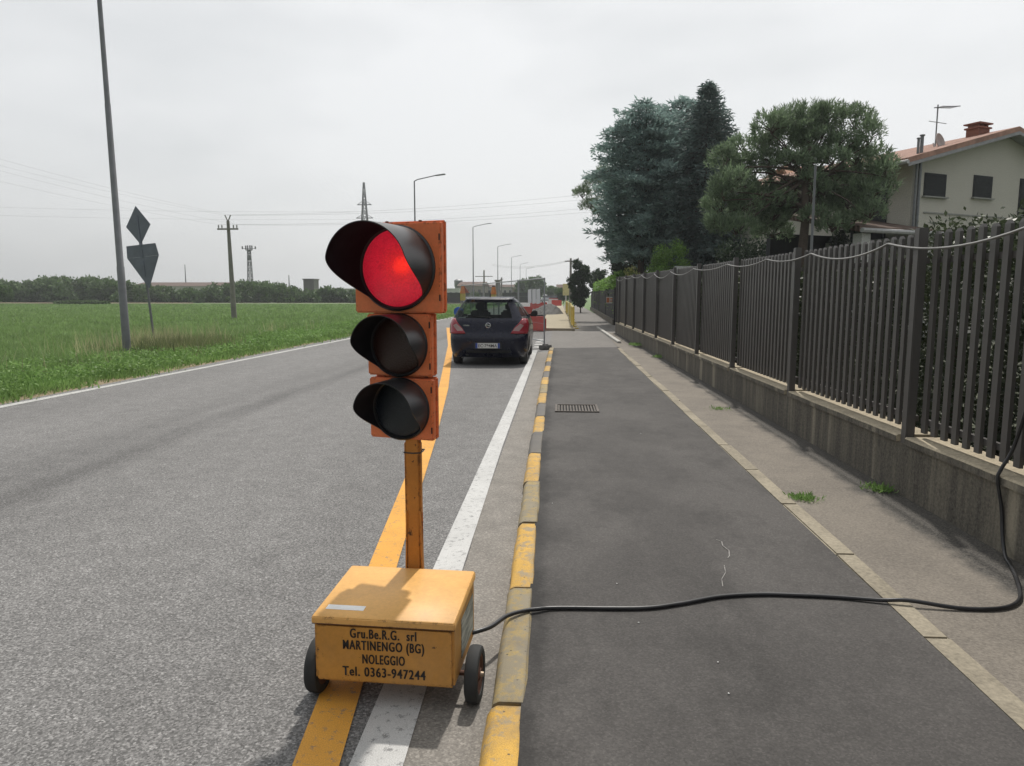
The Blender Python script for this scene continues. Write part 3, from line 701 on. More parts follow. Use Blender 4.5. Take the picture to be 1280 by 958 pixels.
# cabin: shell with window openings
zs2 = [1.0, 1.025, 1.06, 1.12, 1.20, 1.28, 1.335, 1.365, 1.39, 1.425, 1.455, 1.475]
rows = loft(zs2); mid = len(us)-1
def zone(i, k):   # i: column between point i and i+1 in half indexing (abs), k: row
    u0, u1 = us[i], us[i+1] if i+1 < len(us) else 9
    za, zb = zs2[k], zs2[k+1]
    if u1 <= .841 and za >= 1.02 and zb <= 1.37: return 'rear_window'
    if u0 >= 1.045 and u1 <= 1.41 and za >= 1.02 and zb <= 1.37 and not (1.39 < u0 < 1.41): return 'side_window'
    if u0 >= 1.475 and u1 <= 1.95 and za >= 1.02 and zb <= 1.37: return 'side_window'
    return None
shell = MB(); gl = {'rear_window': MB(), 'windscreen': MB()}; sidew = {}
allv = [p for r in rows for p in r]
for k in range(len(zs2)-1):
    for i in range(n):
        j = (i+1) % n
        a, b = i-mid, i+1-mid
        f = (k*n+i, k*n+j, (k+1)*n+j, (k+1)*n+i); dst = None
        if i+1 < n:
            ii = min(abs(a), abs(b)); nm = zone(ii, k) if ii < len(us)-1 else None
            if ii >= len(us)-1+1 and zs2[k] >= 1.02 and zs2[k+1] <= 1.37: nm = 'windscreen'
        else: nm = 'windscreen' if zs2[k] >= 1.02 and zs2[k+1] <= 1.37 else None
        q = [allv[x] for x in f]
        (sidew.setdefault((a > 0, us[ii] > 1.45), MB()) if nm == 'side_window' else gl[nm] if nm else shell).add(q, [(0, 1, 2, 3)])
shell.add(rows[-1], [tuple(range(n))])
shell.build('cabin_shell', M_car, car, smooth=55)
for k_, m_ in gl.items(): m_.build(k_, M_glass, car, smooth=50)
for m_ in sidew.values(): m_.build('side_window', M_glass, car, smooth=50)
def patch(edge, off, nu=10, nz=8):
    """edge: list of 4 (u,z) corners bl, br, tr, tl"""
    vs = []; fs = []
    for j in range(nz+1):
        v = j/nz
        for i in range(nu+1):
            q = i/nu
            a = [(1-q)*edge[0][d]+q*edge[1][d] for d in (0, 1)]; b = [(1-q)*edge[3][d]+q*edge[2][d] for d in (0, 1)]
            vs.append(S((1-v)*a[0]+v*b[0], (1-v)*a[1]+v*b[1], off))
    for j in range(nz):
        for i in range(nu): c = j*(nu+1)+i; fs.append((c, c+1, c+nu+2, c+nu+1))
    return vs, fs
def tail_light(sx):
    e = [(.60, .70), (.92, .69), (1.03, 1.0), (.83, 1.02)]
    vs, fs = patch([(sx*u, z) for u, z in e], .010, 14, 10)
    mb = MB(); mb.add(vs, fs); t = mb.build('tail_light', M_redl, car, smooth=60)
    sm = t.modifiers.new('thick', 'SOLIDIFY'); sm.thickness = .03; sm.offset = 0
    e = [(.655, .76), (.76, .755), (.83, .87), (.775, .91)]
    vs, fs = patch([(sx*u, z) for u, z in e], .026, 8, 6); mb = MB(); mb.add(vs, fs)
    mb.build('indicator_lens', M_clearl, t, smooth=60)
for sx in (-1, 1): tail_light(sx)
mb = MB(); vs, fs = patch([(-.62, .28), (.62, .28), (.62, .34), (-.62, .34)], .006); mb.add(vs, fs); mb.build('bumper_insert', M_trim, car, smooth=60)
mb = MB(); vs, fs = patch([(-.80, .604), (.80, .604), (.80, .612), (-.80, .612)], .004, 24, 1); mb.add(vs, fs); mb.build('hatch_gap', M_trim, car)
mb = MB(); mb.box((0, -.012, .445), (.60, .012, .15)); mb.build('plate_recess', M_trim, car, bevel=.003)
pl = MB(); pl.box((0, -.021, .445), (.52, .006, .11)); plate = pl.build('number_plate', [plain('plate_white', (.62, .62, .6, 1), .5, var=.05)], car, bevel=.001)
for sx in (-1, 1):
    mb = MB(); mb.box((sx*.238, -.0245, .445), (.042, .003, .108)); mb.build('plate_band', plain('plate_blue', (.02, .06, .32, 1), .4), plate)
textmesh('plate_lettering', 'EC\u00b7794MA', .40, .068, Matrix.Translation((0, -.0245, .412)) @ Matrix.Rotation(R(90), 4, 'X'), M_ink, plate, bold=.01)
bz = .875; by = yr(bz)-.008
mb = MB(); mb.lathe([(.046, -.004), (.054, -.004), (.056, .004), (.046, .006), (.046, -.004)], 32, Matrix.Translation((0, by, bz)) @ Matrix.Rotation(R(90), 4, 'X'))
mb.prism([(-.075, by-.004, bz+.003), (-.01, by-.004, bz+.016), (-.006, by-.004, bz+.003), (.075, by-.004, bz-.003), (.01, by-.004, bz-.016), (.006, by-.004, bz-.003)], (0, -.006, 0))
mb.build('badge', M_chrome, car, smooth=40)
textmesh('model_lettering', 'CORSA', .13, .024, Matrix.Translation((-.47, yr(.86)+.004, .86)) @ Matrix.Rotation(R(90), 4, 'X'), M_chrome, car, bold=.01)
mb = MB(); mb.box((0, yr(.80)+.06, .775), (.26, .03, .03)); mb.build('hatch_handle', M_trim, car, bevel=.006)
mb = MB(); mb.prism([(-.50, .40, 1.405), (.50, .40, 1.405), (.56, .62, 1.462), (-.56, .62, 1.462)], (0, -.02, .022)); mb.build('roof_spoiler', M_car, car, bevel=.01, smooth=40)
mb = MB(); mb.box((0, yr(1.03)-.012, 1.045), (.07, .04, .03)); mb.bar((0, yr(1.03)-.02, 1.045), (-.34, yr(1.07)-.02, 1.075), .018, .014); mb.build('rear_wiper', M_trim, car, bevel=.002)
mb = MB(); mb.tube([(0, .62, 1.47), (0, .59, 1.53), (0, .56, 1.60)], [.012, .006, .004], 8); mb.build('roof_aerial', M_trim, car)
for sx in (-1, 1):
    mb = MB(); mb.prism([(sx*.80, 2.32, 1.0), (sx*.98, 2.36, 1.0), (sx*1.0, 2.36, 1.10), (sx*.97, 2.36, 1.15), (sx*.86, 2.34, 1.14)], (0, .13, 0)); mb.bar((sx*.72, 2.42, 1.03), (sx*.86, 2.42, 1.04), .05, .04); mb.build('door_mirror', M_trim, car, bevel=.02)
    mb = MB(); mb.tube([S(sx*1.42, .86, .02), S(sx*1.42, .86, .035), S(sx*1.50, .86, .035), S(sx*1.50, .86, .02)], .012, 6); mb.build('door_handle', M_car, car)
    for wy in (.72, 3.22):
        whl = empty('wheel', (sx*.735, wy, .295)); whl.parent = car; M = Matrix.Rotation(R(90), 4, 'Y')
        mb = MB(); mb.lathe([(.19, -.085), (.25, -.095), (.285, -.085), (.295, -.06), (.296, 0), (.295, .06), (.285, .085), (.25, .095), (.19, .085), (.19, -.085)], 40, M); mb.build('tyre', M_rub, whl, smooth=40)
        mb = MB(); mb.lathe([(0, sx*.05), (.05, sx*.06), (.10, sx*.045), (.17, sx*.06), (.192, sx*.085), (.192, -sx*.085), (0, -sx*.05)], 30, M); mb.build('rim', plain('alloy', (.35, .35, .36, 1), .35, .8), whl, smooth=35)
for sx in (-1, 1):   # seats seen through the glass
    mb = MB(); mb.box((sx*.36, 2.02, .85), (.46, .14, .62)); mb.build('seat', M_seat, car, bevel=.05)
    mb = MB(); mb.box((sx*.36, 2.0, 1.24), (.26, .10, .20)); mb.build('headrest', M_seat, car, bevel=.04)
    mb = MB(); mb.box((sx*.36, .98, 1.10), (.24, .08, .15)); mb.build('headrest', M_seat, car, bevel=.03)
mb = MB(); mb.box((0, 1.0, .80), (1.20, .14, .55)); mb.build('rear_bench', M_seat, car, bevel=.05)
mb = MB(); mb.box((0, .62, .36), (1.4, .5, .12)); mb.tube([(-.45, .2, .24), (-.45, .02, .24)], .025, 10); mb.build('underbody', M_trim, car)
# ------------------------------------------------------------------ street lamps
M_galv = plain('galvanised_steel', (.17, .175, .185, 1), .55, .35, var=.15, scale=4)
M_lampgrey = plain('lamp_grey', (.20, .21, .22, 1), .5, .3)
def street_lamp(x, y, hgt, label, lean=0, arm=2.1):
    root = empty('street_lamp', (x, y, -.02), 0, label, 'street lamp', 'street lamps along the far side of the road')
    top = Vector((-lean*hgt, 0, hgt))
    mb = MB(); mb.tube([(0, 0, 0), top*.22, top*.221, top*.6, top*.601, top], [.095, .088, .08, .065, .06, .045], 14); mb.build('pole', M_galv, root, smooth=40)
    mb = MB(); mb.tube([top, top+Vector((.25, 0, .12)), top+Vector((arm-.5, 0, .40))], .035, 10); mb.build('arm', M_galv, root, smooth=50)
    e = top+Vector((arm-.55, 0, .40)); mb = MB()
    mb.add([(e.x, -.10, e.z+.02), (e.x, .10, e.z+.02), (e.x+.7, .16, e.z+.10), (e.x+.75, 0, e.z+.105), (e.x+.7, -.16, e.z+.10), (e.x, -.10, e.z-.05), (e.x, .10, e.z-.05), (e.x+.7, .16, e.z+.04), (e.x+.75, 0, e.z+.04), (e.x+.7, -.16, e.z+.04)],
           [(0, 1, 2, 3, 4), (9, 8, 7, 6, 5), (0, 4, 9, 5), (4, 3, 8, 9), (3, 2, 7, 8), (2, 1, 6, 7), (1, 0, 5, 6)]); mb.build('lamp_head', M_lampgrey, root, bevel=.015)
    return root
names = ['tall grey street lamp pole in the verge, nearest, beside the back of a road sign', 'street lamp rising above the red signal head, second from the camera', 'street lamp third from the camera, behind the left of the parked car roof',
         'street lamp fourth from the camera, rising over the site fence', 'street lamp fifth from the camera, small above the far trees', 'street lamp sixth from the camera, tiny in the distance', 'street lamp seventh and farthest, barely visible down the road']
street_lamp(-10.68, 17.0, 10.1, names[0], lean=.013)
for i in range(1, 7): street_lamp(-10.55+.03*i, 17.0+35.6*i, 9.75, names[i])
# ------------------------------------------------------------------ back of road signs
M_signback = plain('sign_back_grey', (.145, .155, .205, 1), .6, .1, var=.15, scale=3)
sg = empty('road_sign', (-12.30, 21.0, 0), 0, 'backs of two grey road signs, a diamond over a triangle, on a leaning post', 'road sign')
tilt = -.075
mb = MB(); mb.tube([(0, 0, -.02), (tilt*4.0, 0, 4.0)], .035, 10); mb.build('post', M_galv, sg, smooth=40)
def plate(pts, z0, y=-.045, nm='sign_plate', rotz=R(-14)):
    c, s = math.cos(rotz), math.sin(rotz); k = tilt
    P = [((x+.0)*c+tilt*(z0+z)*1.0, y+x*s, z0+z-x*tilt*.9) for x, z in pts]
    mb = MB(); mb.prism(P, (0, .02, 0)); o = mb.build(nm, M_signback, sg, bevel=.003)
    return o
plate([(-.46, -.02), (0, -.58), (.46, -.02), (0, .56)], 3.60)
plate([(-.55, .36), (.55, .36), (.62, .0), (-.58, .0)], 2.66, nm='sign_panel')
plate([(-.58, -.003), (.62, -.003), (.10, -.95)], 2.66, nm='sign_triangle')
for z0, h in ((3.42, .9), (2.75, .25), (2.3, .45)):
    mb = MB(); mb.bar((tilt*(z0-h/2), -.055, z0-h/2), (tilt*(z0+h/2), -.055, z0+h/2), .06, .03, up=(0, 1, 0)); mb.build('mounting_rail', M_signback, sg)
# ------------------------------------------------------------------ poles, pylon, tower, wires
M_conc = plain('pole_concrete', (.20, .19, .175, 1), .85, var=.2, scale=2)
M_wire = plain('wire_dark', (.22, .22, .22, 1), .6)
up = empty('utility_pole', (-20.0, 43.0, 0), 0, 'grey concrete utility pole with a short crossarm standing in the green field', 'utility pole')
mb = MB(); mb.tube([(0, 0, 0), (-.10, 0, 6.0)], [.17, .09], 12); mb.build('post', M_conc, up, smooth=40)
mb = MB(); mb.box((-.09, -.1, 5.5), (1.3, .08, .09)); mb.bar((-.10, 0, 5.95), (-.28, 0, 6.35), .05, .05); mb.bar((-.10, 0, 5.95), (.08, 0, 6.35), .05, .05); mb.build('crossarm', M_conc, up)
for x in (-.66, -.45, .27, .48):
    mb = MB(); mb.lathe([(0, .0), (.05, .02), (.03, .08), (.055, .14), (0, .22)], 8, Matrix.Translation((x, -.1, 5.55))); mb.build('insulator', plain('porcelain', (.28, .28, .27, 1), .3), up)
def wire(name, a, b, sag, r, label, group=None):
    a, b = Vector(a), Vector(b); pts = [a.lerp(b, i/16)-Vector((0, 0, sag*4*(i/16)*(1-i/16))) for i in range(17)]
    mb = MB(); mb.tube(pts, r, 4); return tag(mb.build(name, M_wire), label, 'wire', group)
for k, (dx, dz) in enumerate(((-.66, 5.77), (.48, 5.77), (-.28, 6.33), (.08, 6.33))):
    wire('overhead_wire', (-20+dx, 42.9, dz), (-30+dx, 24+dx, 8.3+k*.35), .35, .003, 'thin overhead wire running left from the field utility pole', 'wires left of the field pole')
    wire('overhead_wire', (-20+dx, 42.9, dz), (8+dx, 47, 7.3+k*.45), .45, .0048, 'thin overhead wire crossing from the field pole to behind the conifers', 'wires right of the field pole')
M_lat = plain('lattice_steel', (.13, .135, .14, 1), .6, .3)
def lattice(name, loc, hgt, wb, wt, bays, arms, label, cat, r=.06):
    root = empty(name, loc, 0, label, cat); mb = MB()
    W_ = lambda q: (wb+(wt-wb)*q)/2
    cor = [(-1, -1), (1, -1), (1, 1), (-1, 1)]
    for sx, sy in cor: mb.bar((sx*W_(0), sy*W_(0), 0), (sx*W_(1), sy*W_(1), hgt), r*1.6, r*1.6)
    for i in range(bays):
        a, b = i/bays, (i+1)/bays
        for k in range(4):
            p, q = cor[k], cor[(k+1) % 4]
            mb.bar((p[0]*W_(a), p[1]*W_(a), a*hgt), (q[0]*W_(b), q[1]*W_(b), b*hgt), r, r)
            mb.bar((q[0]*W_(a), q[1]*W_(a), a*hgt), (p[0]*W_(b), p[1]*W_(b), b*hgt), r, r)
            mb.bar((p[0]*W_(b), p[1]*W_(b), b*hgt), (q[0]*W_(b), q[1]*W_(b), b*hgt), r, r)
    mb.build('lattice_mast', M_lat, root)
    for z, l in arms:
        mb = MB()
        mb.bar((-l, 0, z), (l, 0, z), r*2, r*2); mb.bar((-l, 0, z), (0, 0, z+1.4), r, r); mb.bar((l, 0, z), (0, 0, z+1.4), r, r); mb.build('cross_arm', M_lat, root)
    return root
lattice('electricity_pylon', (-59.6, 220, 0), 35.6, 4.4, .35, 14, [(25, 2.6), (29, 2.2)], 'tall lattice electricity pylon rising behind the red signal head', 'pylon', .12)
for k, z in enumerate((24.6, 26.9)):
    wire('power_line', (-61.8, 220, z), (-260, 175, z+3.0), 2.0, .018, 'long thin power line running left of the pylon', 'power lines left of the pylon')
tw = lattice('telecom_mast', (-79.0, 180, 0), 13.0, 1.3, .6, 9, [], 'slender telecom mast topped with antennas behind the hedgerow', 'telecom mast', .075)
mb = MB(); mb.tube([(0, 0, 10.4), (0, 0, 11.6)], [.55, .55], 10); mb.tube([(0, 0, 12.8), (0, 0, 13.0)], .8, 10)
for x, q in ((-1.7, .7), (-.8, 1.1), (-.3, 1.2), (.3, 1.2), (.8, 1.1), (1.7, .7)): mb.box((x, 0, 13.5), (.26, .26, q))
mb.bar((-1.7, 0, 13.3), (1.7, 0, 13.3), .1, .1); mb.build('antenna_array', M_lat, tw)
for (px_, ytop, Y, lab) in ((231, 331, 260, 'thin faint mast above the long pale building'), (361, 344, 240, 'short faint mast between the hedgerow and the concrete tower')):
    p = at(px_, ytop, Y); mb = MB(); mb.tube([(p.x, Y, 0), (p.x, Y, p.z)], [.35, .12], 6); tag(mb.build('mast', M_lat), lab, 'mast')
def wood_pole(px_, ytop, Y, lab, arm=1.3, armdz=.4):
    p = at(px_, ytop, Y); root = empty('utility_pole', (p.x, Y, 0), 0, lab, 'utility pole')
    mb = MB(); mb.tube([(0, 0, 0), (0, 0, p.z)], [.16, .10], 8); mb.build('post', M_conc, root, smooth=40)
    mb = MB(); mb.box((0, -.1, p.z-armdz), (arm, .1, .1)); mb.build('crossarm', M_conc, root)
wood_pole(605, 338, 105, 'far utility pole with crossarm above the parked car roof', 2.6, .9)
wood_pole(627, 347, 118, 'plain far utility pole beside the concrete gate pillar', .5, .3)
wood_pole(713.5, 323, 72, 'dark utility pole with a slanted arm beside the dark round tree', 1.2, .3)
p713 = at(713.5, 325, 72)
for k in range(2): wire('overhead_wire', (p713.x, 72, p713.z-.1*k), (-11, 118, 6.6-.2*k), .6, .012, 'thin wire crossing the road between two utility poles', 'wires across the road')
mb = MB(); p = at(1019.5, 207, 19); mb.tube([(p.x, 19, .1), (p.x, 19, p.z)], [.045, .03], 10)
tag(mb.build('garden_pole', M_galv, smooth=40), 'thin grey metal pole standing behind the fence by the umbrella pine', 'pole')
# ------------------------------------------------------------------ vegetation
F_ced = foliage('cedar_needles', (.145, .210, .200, 1), (.30, .41, .375, 1), .45)
F_spr = foliage('spruce_needles', (.075, .112, .108, 1), (.155, .215, .195, 1), .4)
F_pin = foliage('pine_needles', (.105, .152, .088, 1), (.235, .315, .185, 1), .4)
F_thu = foliage('thuja_leaves', (.022, .040, .024, 1), (.055, .085, .045, 1), .2)
F_lau = foliage('laurel_leaves', (.10, .19, .04, 1), (.22, .37, .09, 1), .4)
F_yel = foliage('variegated_leaves', (.12, .16, .04, 1), (.38, .36, .14, 1), .3)
F_hed = foliage('hedge_leaves', (.026, .036, .018, 1), (.085, .105, .058, 1), .25, rough=.4)
F_far = foliage('far_leaves', (.050, .098, .034, 1), (.115, .185, .060, 1), .3)
F_farl = foliage('far_light_leaves', (.055, .105, .034, 1), (.125, .19, .065, 1), .3)
F_gra = foliage('crop_leaves', (.15, .24, .078, 1), (.24, .345, .13, 1), .4)
F_ver = foliage('verge_leaves', (.12, .22, .055, 1), (.26, .40, .13, 1), .4)
F_str = foliage('dry_stalks', (.30, .31, .16, 1), (.52, .50, .30, 1), .3)
F_brn = foliage('brown_weeds', (.13, .17, .07, 1), (.26, .27, .13, 1), .3)
M_bark = plain('bark', (.065, .048, .036, 1), .95, var=.4, scale=6, fine=30, bumpk=.6)
def trunk(parent, base, top, r0, r1, limbs=(), wob=.08):
    mb = MB(); base, top = Vector(base), Vector(top); pts = []
    for i in range(9):
        q = i/8; pts.append(base.lerp(top, q)+Vector((random.uniform(-wob, wob)*q, random.uniform(-wob, wob)*q, 0)))
    mb.tube(pts, [r0+(r1-r0)*i/8 for i in range(9)], 10)
    for a, b, ra in limbs:
        a, b = Vector(a), Vector(b); pp = []
        for i in range(6):
            q = i/5; pp.append(a.lerp(b, q)+Vector((random.uniform(-.06, .06), random.uniform(-.06, .06), .12*math.sin(q*3.1)))*(1 if 0 < i < 5 else 0))
        mb.tube(pp, [ra*(1-.75*i/5) for i in range(6)], 6)
    return mb.build('trunk', M_bark, parent, smooth=60)
def conifer(name, px_, base_Y, top_y, half, mat, label, levels, prof, droop, spray, per=7, layered=False, zlow=.3, seed=1, trunk_r=.22):
    """prof(q) -> relative radius at height fraction q; half = max radius in metres"""
    random.seed(seed); g = np.random.default_rng(seed)
    t = at(px_, top_y, base_Y); H = t.z
    root = empty(name, (t.x, base_Y, 0), 0, label, 'tree'); limbs = []; P = []; D = []; L = []
    for k in range(levels):
        q = zlow/H+(1-zlow/H)*(k+random.random()*.8)/levels
        nb = max(3, int(per*(1.1-.5*q)))
        a0 = random.uniform(0, 6.28)
        for b in range(nb):
            a = a0+6.283*b/nb+random.uniform(-.35, .35); ln = half*prof(q)*random.choice((random.uniform(.6, .95), random.uniform(.85, 1.2)))
            if ln < .12: ln = .12
            z0 = q*H; rise = random.uniform(-.05, .18) if layered else .05
            d = Vector((math.cos(a), math.sin(a), 0)); n = max(4, int(ln/.22))
            tip = Vector((0, 0, z0))+d*ln+Vector((0, 0, ln*(rise-droop)))
            if ln > .8: limbs.append(((0, 0, z0-.1), tuple(Vector((0, 0, z0)).lerp(tip, .8)), .03+.012*ln))
            for i in range(n):
                s = (i+random.random())/n
                if s < .18: continue
                c = Vector((0, 0, z0))+d*ln*s+Vector((0, 0, ln*(rise*s-droop*s*s)))
                wdt = (.10+.30*math.sin(min(s*1.15, 1)*math.pi))*min(ln, 2.2)*.55
                m = max(6, int(spray*4.2*(.6+wdt*1.6)))
                lat = g.normal(size=m)*wdt; side = Vector((-d.y, d.x, 0))
                pp = np.array(c)[None]+lat[:, None]*np.array(side)[None]+g.normal(size=(m, 3))*np.array([.10, .10, .07 if layered else .12])-np.abs(lat)[:, None]*np.array([0, 0, .25])
                dd = np.array(d)[None]*.9+np.sign(lat)[:, None]*np.array(side)[None]*.7+g.normal(size=(m, 3))*.45+np.array([0, 0, -.15 if not layered else .12])
                P.append(pp); D.append(dd)
    # leader tip
    m = 60; zz = H-np.abs(g.normal(size=m))*.45
    P.append(np.stack([g.normal(size=m)*.05*(1+(H-zz)*2), g.normal(size=m)*.05*(1+(H-zz)*2), zz], 1)); D.append(np.stack([g.normal(size=m), g.normal(size=m), np.full(m, .9)], 1))
    P = np.concatenate(P); D = np.concatenate(D); n = len(P)
    V, F = leafquads(P, D, g.uniform(.15, .36, n), g.uniform(.045, .09, n))
    npmesh('crown', V, F, mat, root); trunk(root, (0, 0, 0), (0, 0, H*.96), trunk_r, .02, limbs)
    return root, n
ced_prof = lambda q: float(np.interp(q, [0, .15, .4, .65, .8, .92, 1], [.40, .58, .92, .96, .86, .66, .22]))
con_prof = lambda q: float(np.interp(q, [0, .1, .4, .8, .92, .97, 1], [.95, 1, .92, .58, .27, .09, .01]))
tot = 0
for a in (('cedar_tree', 806, 37.0, 130, 2.75, F_ced, 'blue-green cedar on the left of the tall conifer group, with layered branches', 30, ced_prof, .10, 9, 8, True, 3.4, 11),
          ('cedar_tree', 854, 40.0, 122, 2.9, F_ced, 'cedar with feathery double top standing between the other two tall conifers', 30, ced_prof, .10, 8, 8, True, 3.0, 12),
          ('spruce_tree', 886, 35.5, 104, 2.35, F_spr, 'tallest dark spruce with a pointed tip, right of the cedars', 40, con_prof, .22, 8, 9, False, 1.5, 13)):
    tot += conifer(*a)[1]
# umbrella pines: clumps of upright needle tufts at branch tips
def pine(name, root_px, base_Y, clumps, label, tuft, seed, fork_z, branches=True):
    random.seed(seed); g = np.random.default_rng(seed)
    b = at(root_px, 300, base_Y); root = empty(name, (b.x, base_Y, 0), 0, label, 'tree'); P = []; D = []; limbs = []
    for (cx, cy, rx, rz, dY, dens) in clumps:
        c = at(cx, cy, base_Y+dY); sc_ = (base_Y+dY)/FPX; c = np.array([c.x-b.x, dY, c.z]); rr = np.array([rx*sc_, max(rx, rz)*sc_*.9, rz*sc_])
        if branches: limbs.append(((0, 0, fork_z+random.uniform(-.5, .9)), tuple(c-np.array([0, 0, rr[2]*.4])), .055))
        n = int(dens*rr[0]*rr[1]*150)+14
        u = norm(g.normal(size=(n, 3))); u[:, 2] = np.where(u[:, 2] < -.35, -u[:, 2], u[:, 2]); tips = c+u*rr*(g.uniform(.45, 1, (n, 1))**.5)
        for i in range(n):
            if branches and i % 14 == 0: limbs.append((tuple(c-np.array([0, 0, rr[2]*.4])), tuple(tips[i]), .022))
        m = tuft
        ax = norm(u*.55+np.array([0, 0, .9])+g.normal(size=(n, 3))*.25)
        pp = np.repeat(tips, m, 0)+np.repeat(ax, m, 0)*g.uniform(-.16, .14, (n*m, 1)); dd = np.repeat(ax, m, 0)*.9+g.normal(size=(n*m, 3))*.55
        P.append(pp); D.append(dd)
    P = np.concatenate(P); D = np.concatenate(D); n = len(P)
    V, F = leafquads(P, D, g.uniform(.13, .26, n), g.uniform(.020, .042, n))
    npmesh('crown', V, F, F_pin, root); trunk(root, (0, 0, 0), (.05, 0, fork_z+1.4), .20, .10, limbs, .05)
    return n
cl = []
for (x, y, rx, rz) in ((1000, 150, 34, 16), (965, 160, 24, 18), (1035, 150, 30, 16), (1068, 156, 26, 18), (1085, 172, 18, 22), (935, 190, 28, 18), (905, 205, 20, 18), (980, 180, 30, 16), (1020, 178, 30, 14), (1055, 185, 26, 16), (915, 232, 28, 20), (945, 222, 22, 16),
                       (1090, 205, 24, 20), (1075, 225, 26, 18), (1108, 215, 14, 16), (900, 262, 22, 18), (935, 262, 28, 16), (965, 272, 24, 12), (1060, 255, 26, 14), (1085, 248, 24, 16), (1030, 262, 22, 10), (920, 288, 28, 14), (965, 292, 24, 12), (1040, 285, 22, 12), (1105, 235, 16, 14), (950, 245, 24, 12), (1045, 222, 20, 11), (990, 205, 22, 13), (960, 205, 24, 14), (1015, 200, 20, 11), (985, 235, 18, 11), (1040, 202, 20, 12), (1070, 200, 20, 14), (925, 210, 20, 14), (1030, 240, 18, 10), (1065, 240, 20, 12), (930, 240, 20, 14), (905, 245, 18, 14), (1000, 165, 40, 14), (1015, 222, 14, 9), (975, 255, 20, 10), (988, 268, 16, 10), (1018, 272, 16, 9), (1032, 248, 16, 10), (958, 282, 22, 12), (1066, 276, 22, 11), (1088, 268, 20, 12), (898, 283, 20, 12)):
    cl.append((x, y, rx, rz, random.uniform(-.5, 1.3), 1.0))
tot += pine('umbrella_pine', 1003, 24.5, cl, 'broad umbrella pine with a forked trunk in front of the cream house', 16, 21, 4.9)
cl = [(x, y, rx, rz, random.uniform(-.4, .6), .9) for (x, y, rx, rz) in ((728, 244, 13, 9), (742, 232, 13, 12), (755, 222, 14, 14), (738, 258, 14, 9), (756, 246, 14, 14), (748, 268, 10, 6), (770, 232, 16, 20), (775, 262, 16, 20))]
tot += pine('umbrella_pine', 770, 44.0, cl, 'pine crown poking out to the left of the tall cedars', 16, 22, 4.5)
def bush(name, px0, px1, ytop, Y, depth, mat, label, cat, n, leaf, kind=None, zb=.0, rough=.2, trunk_=True, seed=3, group=None):
    """crown filling px0..px1, up to ytop, lumpy ellipsoid of leaves"""
    g = np.random.default_rng(seed); random.seed(seed)
    a, b = at(px0, ytop, Y), at(px1, ytop, Y); cx = (a.x+b.x)/2; rx = (b.x-a.x)/2; H = a.z
    root = empty(name, (cx, Y, 0), 0, label, cat, group); P = []
    k = max(14, int(rx*9)); lumps = []
    for i in range(k*3):
        u = norm(g.normal(size=(1, 3)))[0]; lumps.append((u*g.uniform(.35, 1)**.5*np.array([rx*.80, depth*.80, (H-zb)*.42])+np.array([0, 0, zb+(H-zb)*.52]), g.uniform(.22, .42)*min(rx, (H-zb)*.55)))
    per = n//len(lumps)
    for c, r in lumps:
        u = norm(g.normal(size=(per, 3))); P.append(c+u*r*g.uniform(.5, 1.05, (per, 1)))
    P = np.concatenate(P); P = P[(P[:, 2] > zb)]; P[:, 2] = np.minimum(P[:, 2], H+g.normal(size=len(P))*.05)
    D = norm(P-np.array([0, 0, zb+(H-zb)*.4]))+g.normal(size=P.shape)*.8; m = len(P)
    V, F = leafquads(P, D, g.uniform(.7, 1.3, m)*leaf, g.uniform(.35, .6, m)*leaf)
    npmesh('crown', V, F, mat, root)
    trunk(root, (0, 0, 0), (0, 0, zb+(H-zb)*.6), max(.04, rx*.06), .02, [((0, 0, zb+.2), (g.uniform(-rx, rx)*.6, 0, zb+(H-zb)*.7), .03) for _ in range(4)], .04)
    return root
def boxhedge(name, pts, zt, dep, mat, label, n, leaf, seed, zb=.05, cat='hedge', spikes=.06):
    """hedge along polyline pts [(x,y)], width dep to the right, top zt(y)"""
    g = np.random.default_rng(seed); A = np.array(pts, float); seg = np.linalg.norm(np.diff(A, axis=0), axis=1); cum = np.concatenate([[0], np.cumsum(seg)])
    # sample nearer end denser
    s = cum[-1]*g.random(n)**1.9
    x = np.interp(s, cum, A[:, 0]); y = np.interp(s, cum, A[:, 1])
    face = g.random(n); ztop = np.array([zt(v) for v in y]) + g.normal(size=n)*spikes + .05*np.sin(y*2.1)
    u = g.random(n)**2*dep; z = zb+(ztop-zb)*g.random(n)
    topm = face > .78; z[topm] = ztop[topm]-np.abs(g.normal(size=topm.sum()))*.12; u[topm] = g.random(topm.sum())*dep
    u = u+np.abs(.10*np.sin(y*3.3)*np.sin(z*4)) + g.normal(size=n)*.03
    P = np.stack([x+u, y, z], 1)-np.array([A[0, 0], A[0, 1], 0]); D = np.stack([g.normal(size=n)-.8, g.normal(size=n), g.normal(size=n)+.5], 1)
    k = 1+np.clip((y-6)/14, 0, 1.2)
    V, F = leafquads(P, D, g.uniform(.7, 1.3, n)*leaf*k, g.uniform(.4, .6, n)*leaf*k)
    root = empty(name, (A[0, 0], A[0, 1], 0), 0, label, cat); npmesh('foliage', V, F, mat, root)
    mb = MB()
    for i in range(int(cum[-1]/.7)):
        ss = i*.7+random.uniform(-.1, .1); q = (np.interp(ss, cum, A[:, 0])-A[0, 0]+dep*.5, np.interp(ss, cum, A[:, 1])-A[0, 1], 0)
        mb.tube([q, (q[0]+random.uniform(-.1, .1), q[1]+random.uniform(-.1, .1), 1.2)], [.025, .012], 6)
    mb.build('stems', M_bark, root); return root
boxhedge('garden_hedge', [(2.92, 2.0), (2.92, 6), (2.86, 14), (2.74, 28.6)], lambda y: 2.02 if y < 6.3 else 1.62+.014*y, .75, F_hed, 'dark leafy hedge growing close behind the picket fence', 200000, .048, 31)
